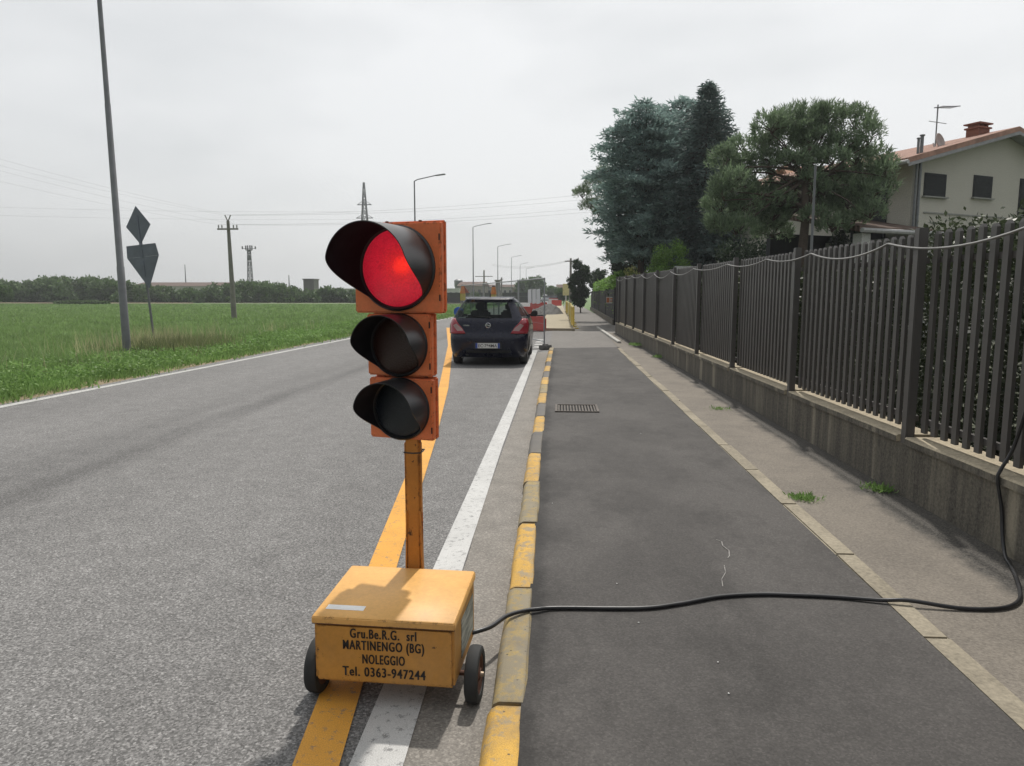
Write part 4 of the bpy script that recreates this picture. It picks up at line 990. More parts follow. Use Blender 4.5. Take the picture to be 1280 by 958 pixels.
bush('clipped_shrub', 812, 868, 300, 33.0, 1.0, F_lau, 'bright green shrub in front of the dark spruce', 'shrub', 7000, .10, zb=1.0, seed=41)
bush('variegated_shrub', 779, 806, 331, 33.5, .6, F_yel, 'pale yellowish shrub at the foot of the cedars', 'shrub', 2200, .10, zb=1.0, seed=42)
bush('thuja_tree', 757, 812, 283, 41.5, 1.0, F_thu, 'dark dense thuja below the cedars', 'tree', 22000, .13, zb=.2, seed=43)
bush('thuja_tree', 806, 905, 300, 38.0, 1.2, F_thu, 'dark undergrowth shrub filling the foot of the conifer group', 'tree', 16000, .15, zb=.3, seed=44)
bush('round_tree', 712, 741, 322, 62.0, 1.2, F_thu, 'dark round tree beside the dark utility pole', 'tree', 11000, .2, zb=.15, seed=45)
bush('small_tree', 738, 760, 333, 75.0, 1.6, F_thu, 'small dark tree peeking out behind the round tree', 'tree', 2500, .25, zb=1, seed=46)
bush('garden_shrub', 1040, 1078, 262, 26.5, .8, F_thu, 'dark shrub beside the porch under the umbrella pine', 'shrub', 4000, .13, zb=.5, seed=47)
bush('garden_shrub', 885, 990, 296, 29.0, 1.2, F_thu, 'low dark shrubbery left of the umbrella pine trunk', 'shrub', 9000, .15, zb=.2, seed=48)
boxhedge('laurel_hedge', [(3.02, 37.2), (3.3, 58), (3.5, 72)], lambda y: 2.55, 1.6, F_lau, 'bright green hedge rising behind the far dark fence', 16000, .10, 32)
# ------------------------------------------------------------------ cream house
def tile_mat(name, col):
    m, t, b = newmat(name)
    wv = t.nodes.new('ShaderNodeTexWave'); wv.inputs['Scale'].default_value = 2.0; wv.bands_direction = 'Y'; wv.inputs['Distortion'].default_value = .4
    c_ = t.nodes.new('ShaderNodeTexCoord'); t.links.new(c_.outputs['Object'], wv.inputs['Vector'])
    c = ramp(t, noise(t, 3, 6, .7), [(.3, sc(col, .65)), (.7, sc(col, 1.3))])
    c = mix(t, .45, c, mix(t, 1, c, ramp(t, wv.outputs['Fac'], [(.2, (.45,)*3), (.6, (1.15,)*3)]), 'MULTIPLY'))
    t.links.new(c, b.inputs['Base Color']); b.inputs['Roughness'].default_value = .85; bump(t, b, wv.outputs['Fac'], .8, .06); MATS[name] = m; return m
M_tile = tile_mat('roof_tiles', (.35, .20, .15, 1)); M_tileb = tile_mat('old_brown_tiles', (.13, .085, .065, 1)); M_tileo = tile_mat('orange_tiles', (.42, .22, .13, 1))
M_rend = plain('cream_render', (.52, .50, .44, 1), .9, var=.10, scale=.8, fine=30)
M_rendl = plain('pale_render', (.52, .52, .50, 1), .9, var=.08, scale=.8, fine=30)
M_shut = plain('shutter_grey', (.022, .025, .028, 1), .8, var=.15)
M_stone = plain('sill_stone', (.30, .30, .28, 1), .8)
M_gutt = plain('gutter_pale', (.42, .42, .42, 1), .5)
M_fasc = plain('fascia', (.30, .30, .31, 1), .7)
M_brick = plain('chimney_brick', (.23, .09, .06, 1), .9, var=.35, scale=10, fine=40, bumpk=.5)
HA = R(28)
C0 = at(1136, 290, 27)
house = empty('house', (C0.x, 27, 0), HA, 'two-storey cream house with a shallow red tiled gable roof behind the fence', 'house')
# local x along the gable, y backwards
Wd, Dp, Ze, Zr = 9.9, 12.0, 6.28, 7.60
M_ = MB(); rx_ = Wd/2
M_.prism([(0, 0, 0), (Wd, 0, 0), (Wd, 0, Ze), (rx_, 0, Zr), (0, 0, Ze)], (0, Dp, 0)); M_.build('walls', M_rend, house)
rf = MB(); sl_ = (Zr-Ze)/rx_; ov = 1.0
for s in (0, 1):
    xa = -ov if s == 0 else Wd+ov; za = Ze-ov*sl_
    rf.prism([(xa, -.55, za+.02), (rx_, -.55, Zr+.02), (rx_, -.55, Zr+.20), (xa, -.55, za+.20)], (0, Dp+1.1, 0))
roof = rf.build('roof', M_tile, house)
mb = MB()
for s in (0, 1):
    xa = -ov if s == 0 else Wd+ov; za = Ze-ov*sl_
    mb.prism([(xa, -.58, za-.10), (rx_, -.58, Zr-.10), (rx_, -.58, Zr+.015), (xa, -.58, za+.015)], (0, .03, 0))
    mb.prism([(xa, -.55, za-.0), (rx_, -.55, Zr-.0), (rx_, -.55, Zr+.016), (xa, -.55, za+.016)], (0, .54, 0))
mb.build('verge_board', M_fasc, house)
mb = MB(); mb.tube([(-ov-.06, -.6, Ze-ov*sl_+.05), (-ov-.06, Dp+.5, Ze-ov*sl_+.05)], .075, 8); mb.build('gutter', M_gutt, house)
ch = MB(); ch.box((4.75, .9, 7.72), (.66, .5, .5)); chm = ch.build('chimney', M_brick, house)
mb = MB(); mb.box((4.75, .9, 7.98), (.76, .62, .06)); 
for x in (3.5, 3.9, 4.3): mb.box((x*.62+2.33, .9, 8.06), (.10, .42, .11))
mb.box((4.75, .9, 8.14), (.80, .66, .05)); mb.build('chimney_cap', M_brick, chm)
def house_window(x0, x1, z0, z1):
    wn = MB(); wn.box(((x0+x1)/2, .02, (z0+z1)/2), (x1-x0, .1, z1-z0)); f = wn.build('window', M_shut, house)
    # slatted shutter
    mb = MB(); n = int((z1-z0)/.055)
    for i in range(n): mb.box(((x0+x1)/2, -.036, z0+.03+i*(z1-z0-.04)/n), (x1-x0-.10, .012, .035))
    mb.build('shutter', M_shut, f)
    mb = MB(); mb.box(((x0+x1)/2, -.06, z0-.045), (x1-x0+.14, .12, .05)); mb.build('sill', M_stone, f)
house_window(.62, 1.80, 5.10, 5.90); house_window(3.35, 4.45, 5.20, 6.0); house_window(6.15, 7.4, 4.3, 6.05)
house_window(.9, 2.0, 1.6, 2.9); house_window(3.4, 4.5, 1.6, 2.9)
mb = MB(); mb.box((3.0, -.02, 4.50), (4.6, .03, .05)); mb.build('string_course', M_stone, house)
for x, top, r in ((.06, 7.0, .045), (.24, 7.12, .06)):
    mb = MB(); mb.tube([(x, -.10, 1.0), (x, -.10, top)], r, 10); mb.tube([(x, -.10, top), (x, -.10, top+.04)], r*1.5, 10); mb.build('flue_pipe', M_gutt if r > .06 else M_lampgrey, house, smooth=40)
# balcony door on the side wall
mb = MB(); mb.box((-.02, 1.7, 4.7), (.1, 1.5, 2.3)); f = mb.build('door', M_shut, house)
mb = MB(); mb.box((-.04, 1.7, 5.9), (.14, 1.8, .1)); mb.build('frame', M_stone, f)
mb = MB(); mb.box((-.55, 2.2, 3.42), (1.1, 4.2, .18)); mb.build('balcony', M_rendl, house)
# antenna and dish
mb = MB(); mb.tube([(2.75, 1.2, 6.9), (2.75, 1.2, 8.75)], .025, 8); mb.bar((2.55, 1.2, 8.62), (3.6, .9, 8.72), .03, .03)
for i in range(8): mb.bar((2.7+i*.12, .9, 8.64+i*.01), (2.7+i*.12, 1.3, 8.64+i*.01), .012, .012)
mb.bar((2.3, 1.2, 8.1), (3.3, 1.2, 8.1), .02, .02)
mb.build('aerial', M_lampgrey, house)
mb = MB(); mb.lathe([(.0, .0), (.16, .02), (.28, .06), (.33, .10), (.32, .115), (.16, .035), (0, .015)], 24, Matrix.Translation((2.25, .75, 7.22)) @ Matrix.Rotation(R(75), 4, 'X') @ Matrix.Rotation(R(10), 4, 'Y'))
mb.bar((2.25, .8, 6.95), (2.35, 1.0, 7.25), .04, .04); mb.build('satellite_dish', plain('dish_grey', (.38, .33, .31, 1), .5), house, smooth=40)
# porch on the left
mb = MB(); mb.prism([(-3.9, -1.2, 3.55), (.2, -1.2, 3.55), (.2, 3, 4.45), (-3.9, 3, 4.45)], (0, 0, .18)); mb.build('porch_roof', M_tileb, house)
mb = MB(); mb.tube([(-3.9, -1.28, 3.60), (.25, -1.28, 3.60)], .08, 8); mb.build('porch_gutter', M_gutt, house)
for x, w_ in ((-.35, .7), (-3.5, .4)):
    mb = MB(); mb.box((x, -.95, 1.76), (w_, .35, 3.52)); mb.build('porch_pillar', M_rendl, house)
mb = MB(); mb.box((-1.9, 2.8, 1.9), (4.0, .2, 3.8)); mb.build('porch_shade_wall', M_shut, house)  # near-black colour holds the shade of the opening under the porch
# second house seen through the pine
p = at(1020, 222, 44); h2 = empty('house', (p.x, 44, 0), R(20), 'further house whose orange roof shows through the umbrella pine', 'house')
mb = MB(); mb.box((4.0, 4, 3.4), (9.5, 8, 6.8)); mb.build('walls', M_rend, h2)
mb = MB(); mb.prism([(-1.4, -.6, 6.9), (9.6, -.6, 6.9), (8, 4, 9.5), (.6, 4, 9.5)], (0, 0, .25)); mb.prism([(-1.4, 8.6, 6.9), (9.6, 8.6, 6.9), (8, 4.01, 9.5), (.6, 4.01, 9.5)], (0, 0, .25)); mb.build('roof', M_tileo, h2)
for x in (1.2, 4.2, 7.2):
    mb = MB(); mb.box((x, -.02, 5.2), (1.1, .12, 1.3)); mb.build('window', M_shut, h2)
# low garden wall / kerb and white board beyond the fence
mb = MB(); p = at(855, 331, 30); mb.box((p.x, 30, p.z-.25), (.75, .06, .38)); mb.box((p.x-.3, 30, (p.z-.4)/2), (.05, .05, p.z-.44)); mb.box((p.x+.3, 30, (p.z-.4)/2), (.05, .05, p.z-.44))
tag(mb.build('white_board', plain('board_white', (.55, .56, .55, 1), .6), bevel=.004), 'small white board showing over the fence below the conifers', 'board')
# ------------------------------------------------------------------ far dark fence with sign
M_dkf = plain('far_fence_dark', (.014, .014, .016, 1), .8, var=.15, scale=3)
f2 = empty('panel_fence', (2.85, 37.0, 0), 0, 'further dark closed metal fence with a small sign beyond the driveway', 'fence')
P2 = [(2.85, 36.4), (2.98, 45), (3.12, 55), (3.28, 65), (3.45, 76)]
for a, b in zip(P2[:-1], P2[1:]):
    mb = MB(); n = 60
    for i in range(n):
        q = i/n; x = a[0]+(b[0]-a[0])*q; y = a[1]+(b[1]-a[1])*q
        mb.box((x-2.85, y-37.0+.07, 1.06), (.03, .10, 1.52))
    mb.bar((a[0]-2.85+.03, a[1]-37, .5), (b[0]-2.85+.03, b[1]-37, .5), .03, .05); mb.bar((a[0]-2.85+.03, a[1]-37, 1.6), (b[0]-2.85+.03, b[1]-37, 1.6), .03, .05)
    mb.build('fence_panel', M_dkf, f2)
    mb = MB(); mb.box((a[0]-2.85, a[1]-37, .95), (.09, .09, 1.9)); mb.build('fence_post', M_dkf, f2)
mb = MB()
for a, b in zip(P2[:-1], P2[1:]): mb.bar((a[0]-2.85, a[1]-37, .14), (b[0]-2.85, b[1]-37, .14), .22, .30)
mb.build('fence_base', M_wall, f2)
gt = empty('sliding_gate', (2.9, 36.3, 0), 0, 'dark gate panel closing the driveway beside the end of the low wall', 'gate')
mb = MB()
for i in range(42): mb.box((.08+i*.09, 0, 1.0), (.07, .03, 1.66))
mb.build('gate_panel', M_dkf, gt); mb = MB(); mb.box((1.95, .03, .2), (3.9, .05, .08)); mb.box((1.95, .03, 1.75), (3.9, .05, .08)); mb.build('gate_frame', M_dkf, gt)
sn = empty('notice_sign', (2.72, 38.6, 1.25), R(0), 'small white and orange notice sign fixed to the further dark fence', 'sign')
mb = MB(); mb.box((0, -.16, 0), (.36, .02, .34)); mb.build('plate', plain('sign_white', (.6, .6, .57, 1), .5), sn)
mb = MB(); mb.box((-.085, -.174, .0), (.15, .01, .26)); mb.box((.09, -.174, .07), (.12, .01, .06)); mb.box((.09, -.174, -.05), (.12, .01, .06)); mb.build('print', plain('sign_orange', (.5, .16, .06, 1), .5), sn)
# white kerb at the driveway and dry kerb line
mb = MB(); mb.prism([(1.86, 22.5, .01), (1.98, 22.5, .01), (1.86, 33.0, .01), (1.74, 33.0, .01)], (0, 0, .07))
tag(mb.build('driveway_kerb', plain('pale_kerb', (.42, .41, .38, 1), .85), bevel=.01), kind='structure')
# ------------------------------------------------------------------ road works
M_slab = plain('pale_concrete', (.32, .28, .20, 1), .95, var=.18, scale=1.0, fine=20, bumpk=.4)
mb = MB(); mb.prism([(-.85, 30.6, .01), (.62, 30.4, .01), (.60, 110, .01), (-.9, 110, .01)], (0, 0, .10)); tag(mb.build('concrete_strip', M_slab), kind='structure')
mb = MB(); mb.bar((.66, 30.2, .06), (.68, 90, .06), .10, .13); tag(mb.build('works_kerb', M_bord), kind='structure')
# gravel heap
g_ = np.random.default_rng(5); mb = MB(); nx, ny = 26, 20; vs = []; fs = []
for j in range(ny+1):
    for i in range(nx+1):
        x, y = (i/nx-.5)*2, (j/ny-.5)*2; r = math.hypot(x, y)
        vs.append((x*1.35, y*3.2, max(0, 1-r**2.6)*.62*(1+.25*math.sin(3*x+2*y))+g_.normal()*.035*(r < 1)))
for j in range(ny):
    for i in range(nx): a = j*(nx+1)+i; fs.append((a, a+1, a+nx+2, a+nx+1))
mb.add(vs, fs); o = mb.build('gravel_heap', plain('dark_gravel', (.085, .083, .078, 1), .95, var=.5, scale=9, fine=30, bumpk=.8)); o.location = (-.95, 55, .10)
tag(o, 'heap of dark grey gravel dumped on the pale concrete strip', 'gravel heap')
M_redp = plain('red_plastic', (.48, .050, .035, 1), .5, var=.15); M_whp = plain('white_plastic', (.62, .60, .58, 1), .5, var=.12)
def barrier(x, y, L, H, mat, label, rz=0, cat='barrier'):
    root = empty('road_barrier', (x, y, .01), rz, label, cat); mb = MB()
    pr = [(-.22, 0), (.22, 0), (.22, .10), (.12, .30), (.085, H), (-.085, H), (-.12, .30), (-.22, .10)]
    mb.prism([(-L/2, a, b) for a, b in pr], (L, 0, 0)); mb.build('barrier_body', mat, root, bevel=.03, smooth=50)
    mb = MB(); mb.tube([(-L*.25, 0, H), (-L*.25, 0, H+.04)], .06, 12); mb.build('filler_cap', mat, root)
    mb = MB(); mb.box((L/2+.02, 0, H*.5), (.05, .08, H*.7)); mb.build('coupling', mat, root, bevel=.01)
barrier(-1.12, 30.1, 1.15, .62, M_redp, 'red plastic barrier right behind the site fence post, nearest of the barriers')
barrier(-2.35, 47, 1.2, .75, M_redp, 'red plastic barrier half hidden behind the parked car roof', .3)
barrier(-1.75, 64, 1.5, .85, M_redp, 'red plastic barrier behind the gravel heap, under the white notices')
barrier(-2.9, 50, 1.2, .5, M_whp, 'white plastic barrier left of the gravel heap', .4)
barrier(-.25, 95, 1.3, .85, M_redp, 'red plastic barrier far along the concrete strip')
barrier(-.7, 99, 1.3, .95, M_whp, 'white plastic barrier far along the concrete strip')
# yellow barriers along the footway
M_yelp = plain('yellow_plastic', (.58, .43, .05, 1), .5, var=.15); M_yelw = plain('pale_yellow_plastic', (.62, .56, .28, 1), .5, var=.15)
for i in range(14):
    y0 = 31.0+i*2.35; root = empty('footway_barrier', (.70+random.uniform(-.03, .03), y0, .06), R(90)+random.uniform(-.05, .05), None, None)
    tag(root, 'nearest yellow footway barrier, at the corner of the pale concrete strip' if i == 0 else 'yellow barrier in the row along the far footway', 'barrier', 'yellow footway barriers')
    mt = M_yelp if i % 3 != 1 else M_yelw
    mb = MB(); mb.bar((0, 0, .92), (2.2, 0, .92), .05, .06); mb.bar((0, 0, .16), (2.2, 0, .16), .05, .05)
    for x in (.03, 2.17): mb.bar((x, 0, .02), (x, 0, .95), .06, .05, up=(0, 1, 0))
    mb.build('barrier_frame', mt, root)
    mb = MB()
    for k in range(13): mb.bar((.17+k*.155, 0, .18), (.17+k*.155, 0, .90), .055, .02, up=(0, 1, 0))
    mb.build('barrier_bars', mt, root)
    for x in (.25, 1.95):
        mb = MB(); mb.box((x, 0, .02), (.06, .45, .04)); mb.build('foot', mt, root)
# yellow panel on white post
p = at(707.5, 360, 78); root = empty('works_sign', (p.x, 78, 0), 0, 'yellow square panel on a white post beside the yellow barriers', 'sign')
mb = MB(); mb.tube([(0, 0, 0), (0, 0, 1.6)], .06, 8); mb.build('post', M_whp, root); mb = MB(); mb.box((.05, -.05, 2.1), (.8, .05, 1.25)); mb.build('panel', M_yelw, root, bevel=.01)
# mesh fence panels across the lane
M_mesh = plain('fence_tube', (.34, .35, .36, 1), .5, .5)
A0, A1 = Vector((-.385, 19.95, 0)), Vector((-4.95, 36.2, 0)); NP = 5
labs = ['wire mesh site fence panel nearest the kerb, carrying the white paper notices', 'second wire mesh site fence panel from the kerb, behind the parked car', 'middle wire mesh site fence panel hidden mostly by the parked car',
        'wire mesh site fence panel with an orange warning lamp above the car roof', 'farthest wire mesh site fence panel, ending at a warning lamp left of the car']
for i in range(NP):
    a = A0.lerp(A1, i/NP); b = A0.lerp(A1, (i+1)/NP); d = b-a; L = d.length-.06; rz = math.atan2(d.y, d.x)
    root = empty('site_fence_panel', (a.x, a.y, 0), rz, labs[i], 'fence panel', 'wire mesh site fence panels')
    H = 1.98; mb = MB()
    mb.tube([(0, 0, .10), (0, 0, H), (L, 0, H), (L, 0, .10)], .021, 10); mb.tube([(0, 0, .22), (L, 0, .22)], .016, 8); mb.build('fence_frame', M_mesh, root)
    mb = MB(); n = int(L/.13)
    for k in range(1, n): mb.bar((k*L/n, 0, .22), (k*L/n, 0, H), .0035, .0035)
    for k in range(1, 7): mb.bar((0, 0, .22+k*(H-.22)/7), (L, 0, .22+k*(H-.22)/7), .0035, .0035)
    mb.build('wire_mesh', M_mesh, root)
M_block = plain('foot_block', (.16, .155, .15, 1), .9, var=.2)
for i in range(NP+1):
    a = A0.lerp(A1, i/NP); mb = MB(); mb.box((0, 0, .06), (.36, .22, .12)); mb.box((0, 0, .13), (.20, .12, .03))
    o = mb.build('fence_foot', M_block, bevel=.015); o.location = (a.x+.03, a.y, .009); o.rotation_euler = (0, 0, R(8+50*(i == 0)))
    tag(o, 'concrete foot block holding the end post of the site fence at the kerb' if i == 0 else 'concrete foot block under a joint of the site fence', 'foot block', 'site fence foot blocks')
d = (A1-A0).normalized()
for q, wd, lab in ((.105, .36, 'left white paper notice fixed to the site fence mesh'), (.072, .34, 'middle white paper notice on the site fence mesh'), (.042, .34, 'right white paper notice on the site fence, next to the end post')):
    c = A0.lerp(A1, q); mb = MB(); mb.bar((c.x-d.x*wd*.6, c.y-d.y*wd*.6, 1.49), (c.x+d.x*wd*.6, c.y+d.y*wd*.6, 1.47), .012, .42, up=(0, 0, 1))
    tag(mb.build('paper_notice', plain('paper', (.60, .60, .63, 1), .7, var=.08, scale=2)), lab, 'notice')
# warning lamps
M_amb = plain('amber_lens', (.62, .20, .02, 1), .3); M_batt = plain('lamp_case_yellow', (.50, .42, .06, 1), .5)
def warn(px_, ytop, Y, lab, side):
    p = at(px_, ytop, Y); k = Y/37.0; root = empty('warning_lamp', (p.x, Y, p.z-.82*k), 0, lab, 'warning lamp')
    mb = MB(); mb.box((0, 0, .18*k), (.26*k, .2*k, .36*k)); mb.build('battery_case', M_batt, root, bevel=.02)
    mb = MB(); mb.lathe([(0, .36*k), (.14*k, .36*k), (.15*k, .42*k), (.09*k, .74*k), (0, .78*k)], 16); mb.build('lens', M_amb, root, smooth=40)
    if side:
        mb = MB(); mb.prism([(.05*k, -.06, .40*k), (.34*k, -.06, .40*k), (.05*k, -.06, .80*k)], (0, .08, 0)); mb.build('reflector', plain('reflector_red', (.26, .05, .02, 1), .4), root)
    mb = MB(); mb.lathe([(0, .84*k), (.08*k, .80*k), (.09*k, .74*k), (0, .73*k)], 12); mb.build('cap', M_trim, root, smooth=40)
    mb = MB(); mb.tube([(0, .1, 0), (0, .1, -(p.z-.82*k))], .025, 8); mb.build('post', M_mesh, root)
warn(578.5, 356, 36.2, 'amber warning lamp with a red reflector on the left end of the site fence', True)
warn(617, 357, 31.5, 'slim amber warning lamp above the parked car roof', False)
# blue sign left of the car
p = at(568, 390, 21.5); root = empty('direction_sign', (p.x+.13, 21.5, 0), 0, 'round blue road sign half hidden behind the left side of the parked car', 'sign')
mb = MB(); mb.lathe([(0, .02), (.14, .02), (.15, .01), (.15, -.01), (0, -.01)], 32, Matrix.Translation((0, 0, p.z)) @ Matrix.Rotation(R(90), 4, 'X')); mb.build('disc', plain('sign_blue', (.02, .09, .38, 1), .45), root, smooth=40)
mb = MB(); mb.tube([(0, .05, 0), (0, .05, p.z)], .03, 8); mb.build('post', M_mesh, root)
# ------------------------------------------------------------------ far cars, buildings, trees
def far_car(x, y, mat, label):
    root = empty('far_car', (x, y, 0), 0, label, 'car')
    mb = MB(); mb.prism([(-.85, 0, .28), (-.85, 4.1, .28), (-.85, 4.2, .75), (-.85, 3.1, .95), (-.85, .1, .98), (-.85, -.05, .6)], (1.7, 0, 0)); mb.build('body', mat, root, bevel=.08)
    mb = MB(); mb.prism([(-.72, .15, .96), (-.72, 3.0, .95), (-.66, 2.1, 1.42), (-.66, .6, 1.45)], (1.42, 0, 0)); mb.build('cabin', M_shut, root, bevel=.06)
    for sx in (-1, 1):
        for wy in (.75, 3.3):
            mb = MB(); mb.tube([(sx*.66, wy, .3), (sx*.86, wy, .3)], .3, 16); mb.build('wheel', M_rub, root)
far_car(-2.6, 150, plain('silver_paint', (.45, .46, .48, 1), .35, .3), 'small silver car far down the road')
far_car(-4.9, 170, plain('white_car_paint', (.7, .7, .7, 1), .35), 'small white car far down the road, left of the silver one')
far_car(-.9, 128, plain('red_car_paint', (.30, .03, .03, 1), .35), 'small red car far down the road behind the barriers')
M_bpale = plain('factory_pale', (.40, .39, .36, 1), .9, var=.12, scale=.15); M_btan = plain('factory_tan', (.27, .235, .195, 1), .9, var=.15, scale=.15); M_bwhite = plain('factory_white', (.52, .52, .50, 1), .9, var=.1, scale=.2)
def block(name, px0, px1, ytop, Y, dep, mat, label, roof=None, wins=0, cat='building'):
    a, b = at(px0, ytop, Y), at(px1, ytop, Y); H = a.z; cx = (a.x+b.x)/2; Wb = b.x-a.x
    root = empty(name, (cx, Y+dep/2, 0), 0, label, cat)
    mb = MB(); mb.box((0, 0, H/2), (Wb, dep, H)); mb.build('walls', mat, root)
    if roof:
        mb = MB(); mb.prism([(-Wb/2-.4, -dep/2-.4, H), (-Wb/2-.4, dep/2+.4, H), (-Wb/2-.4, 0, H+roof)], (Wb+.8, 0, 0)); mb.build('roof', M_tileb, root)
    else:
        mb = MB(); mb.box((0, 0, H+.12), (Wb+.3, dep+.3, .24)); mb.build('parapet', mat, root)
    for i in range(wins):
        mb = MB(); mb.box((-Wb/2+(i+.5)*Wb/wins, -dep/2-.02, H*.6), (Wb/wins*.45, .08, min(1.4, H*.3))); mb.build('window', M_shut, root)
block('long_building', 165, 275, 358, 215, 14, M_bpale, 'long low pale building with a brown roof behind the hedgerow', 1.3, 12)
block('concrete_tower', 379, 392, 350, 150, 3.2, plain('tower_grey', (.16, .155, .14, 1), .9, var=.2, scale=.5), 'small square grey concrete tower at the end of the hedgerow', None, 0, 'tower')
block('factory_building', 396, 450, 362, 190, 14, M_bpale, 'low pale building left of the traffic light', None, 6)
block('factory_building', 553, 574, 362, 175, 12, M_bwhite, 'low white building just right of the traffic light', None, 3)
block('factory_building', 573, 603, 357.5, 190, 16, M_btan, 'tan building with a shallow roof above the car, left of the poles', 1.2, 4)
block('factory_building', 602, 641, 359, 205, 16, M_bpale, 'wide pale building above the car roof', .8, 6)
block('factory_building', 640, 668, 361, 185, 14, M_btan, 'tan building behind the mesh fence, right of the others', None, 4)
block('gate_pillar', 619.5, 625, 352, 110, .8, M_conc, 'tall grey concrete pillar above the car roof', None, 0, 'pillar')
block('distant_houses', 697, 708, 362, 210, 8, plain('distant_house', (.22, .19, .17, 1), .9), 'distant brownish house at the end of the road', 1.5, 2)
p = at(573, 349, 200); root = empty('water_tower', (p.x, 200, 0), 0, 'pale water tower with a wide head above the factories', 'water tower')
mb = MB(); mb.tube([(0, 0, 0), (0, 0, p.z-2.2)], .95, 16); mb.build('shaft', M_bpale, root, smooth=40)
mb = MB(); mb.lathe([(.9, p.z-2.6), (1.15, p.z-2.0), (1.2, p.z-.4), (.6, p.z), (0, p.z)], 16); mb.build('tank', M_lampgrey, root, smooth=40)
mb = MB(); q0, q1 = at(552, 376, 125), at(586, 376, 125); mb.box(((q0.x+q1.x)/2, 125, .55), (q1.x-q0.x+6, .4, 1.1)); tag(mb.build('boundary_wall', M_shut, bevel=.02), 'low dark boundary wall at the edge of the field by the white building', 'wall')
def far_tree(px0, px1, ytop, Y, mat, label, n, leaf, seed, group=None): bush('far_tree', px0, px1, ytop, Y, (at(px1, ytop, Y).x-at(px0, ytop, Y).x)/2, mat, label, 'tree', n, leaf, zb=.6, seed=seed, group=group)
far_tree(643, 664, 350, 165, F_far, 'round dark tree behind the mesh fence', 3500, .5, 61)
far_tree(657, 682, 346, 160, F_far, 'larger dark tree above the white notices', 4500, .5, 62)
far_tree(680, 700, 359, 190, F_far, 'distant tree closing the end of the road', 3000, .5, 63)
far_tree(695, 714, 361, 130, F_far, 'dark distant tree behind the yellow panel', 2600, .4, 64)
far_tree(-22, 15, 357, 95, F_far, 'bush at the edge of the field on the far left', 4500, .3, 65)
bush('field_bush', 62, 142, 377, 112, 3.0, F_farl, 'low wide grassy mound of bushes at the field edge', 'bush', 7000, .35, zb=0, seed=66)
bush('small_bush', 586, 600, 366, 130, 1.2, F_far, 'little bush in front of the tan building', 'bush', 1200, .3, zb=0, seed=67)
# hedgerow beyond the field: one unbroken mass
def hedgerow():
    g = np.random.default_rng(77); P = []
    prof_x = [-60, 0, 20, 60, 110, 135, 160, 190, 215, 260, 300, 330, 365, 380, 400, 420, 445, 470]
    prof_y = [350, 350, 354, 347, 346, 350, 354, 358, 362, 362, 352, 353, 358, 366, 362, 360, 366, 368]
    xs = np.arange(-60, 470, 2.6)
    for x in xs:
        yt = np.interp(x, prof_x, prof_y)+g.normal()*1.2; Y = 140+g.normal()*3
        t = at(float(x), float(yt), float(Y)); H = t.z
        for k in range(3):
            c = np.array([t.x+g.normal()*.5, Y+g.normal()*1.5, H*(.22+.26*k)]); r = H*.26*g.uniform(.8, 1.15); m = 110
            u = norm(g.normal(size=(m, 3))); P.append(c+u*r*g.uniform(.5, 1.05, (m, 1))*np.array([1, 1, 1]))
    P = np.concatenate(P); P = P[P[:, 2] > 0]; m = len(P); D = g.normal(size=(m, 3))+np.array([0, -.4, .5])
    V, F = leafquads(P, D, g.uniform(.4, .8, m), g.uniform(.25, .45, m))
    k = np.repeat((np.sin(P[:, 0]*.13)+np.sin(P[:, 0]*.041+1)+g.normal(size=m)*.35 > .55).astype(int), 1)
    tag(npmesh('hedgerow', V, F, [F_far, F_farl], mi=k), kind='stuff')
hedgerow()
mb = MB(); mb.box((-80, 146, 1.0), (150, 3, 2.0)); tag(mb.build('earth_bank', plain('bank_dark', (.02, .028, .016, 1), .95)), kind='structure')
strip('dirt_track', [(-130, -62, 118), (-140, -66, 126)], .12, M_dry)
strip('field_track', [(-60, -9, 121), (-64, -9, 124)], .12, plain('pale_track', (.30, .27, .20, 1), .95))
# ------------------------------------------------------------------ crop and verge plants
def crop():
    g = np.random.default_rng(88); Ps = []; Ls = []; Ws = []
    for (ya, yb, dens, L, Wd_) in ((12, 20, 170, .30, .020), (20, 34, 75, .30, .034), (34, 60, 22, .30, .065), (60, 112, 6, .28, .14)):
        area = (yb-ya)*(.84*yb-9); n = int(area*dens); y = g.uniform(ya, yb, n); x = -9.6-g.random(n)*(.86*y-8)
        Ps.append(np.stack([x, y, np.full(n, -.03)], 1)); Ls.append(g.uniform(.6, 1.1, n)*L); Ws.append(g.uniform(.7, 1.3, n)*Wd_)
    P = np.concatenate(Ps); L = np.concatenate(Ls); Wd_ = np.concatenate(Ws); n = len(P)
    D = np.stack([g.normal(size=n)*.75, g.normal(size=n)*.75, np.ones(n)*.8], 1)
    V, F = blades(P, D, L, Wd_*1.3); tag(npmesh('crop', V, F, F_gra), kind='stuff'); return n
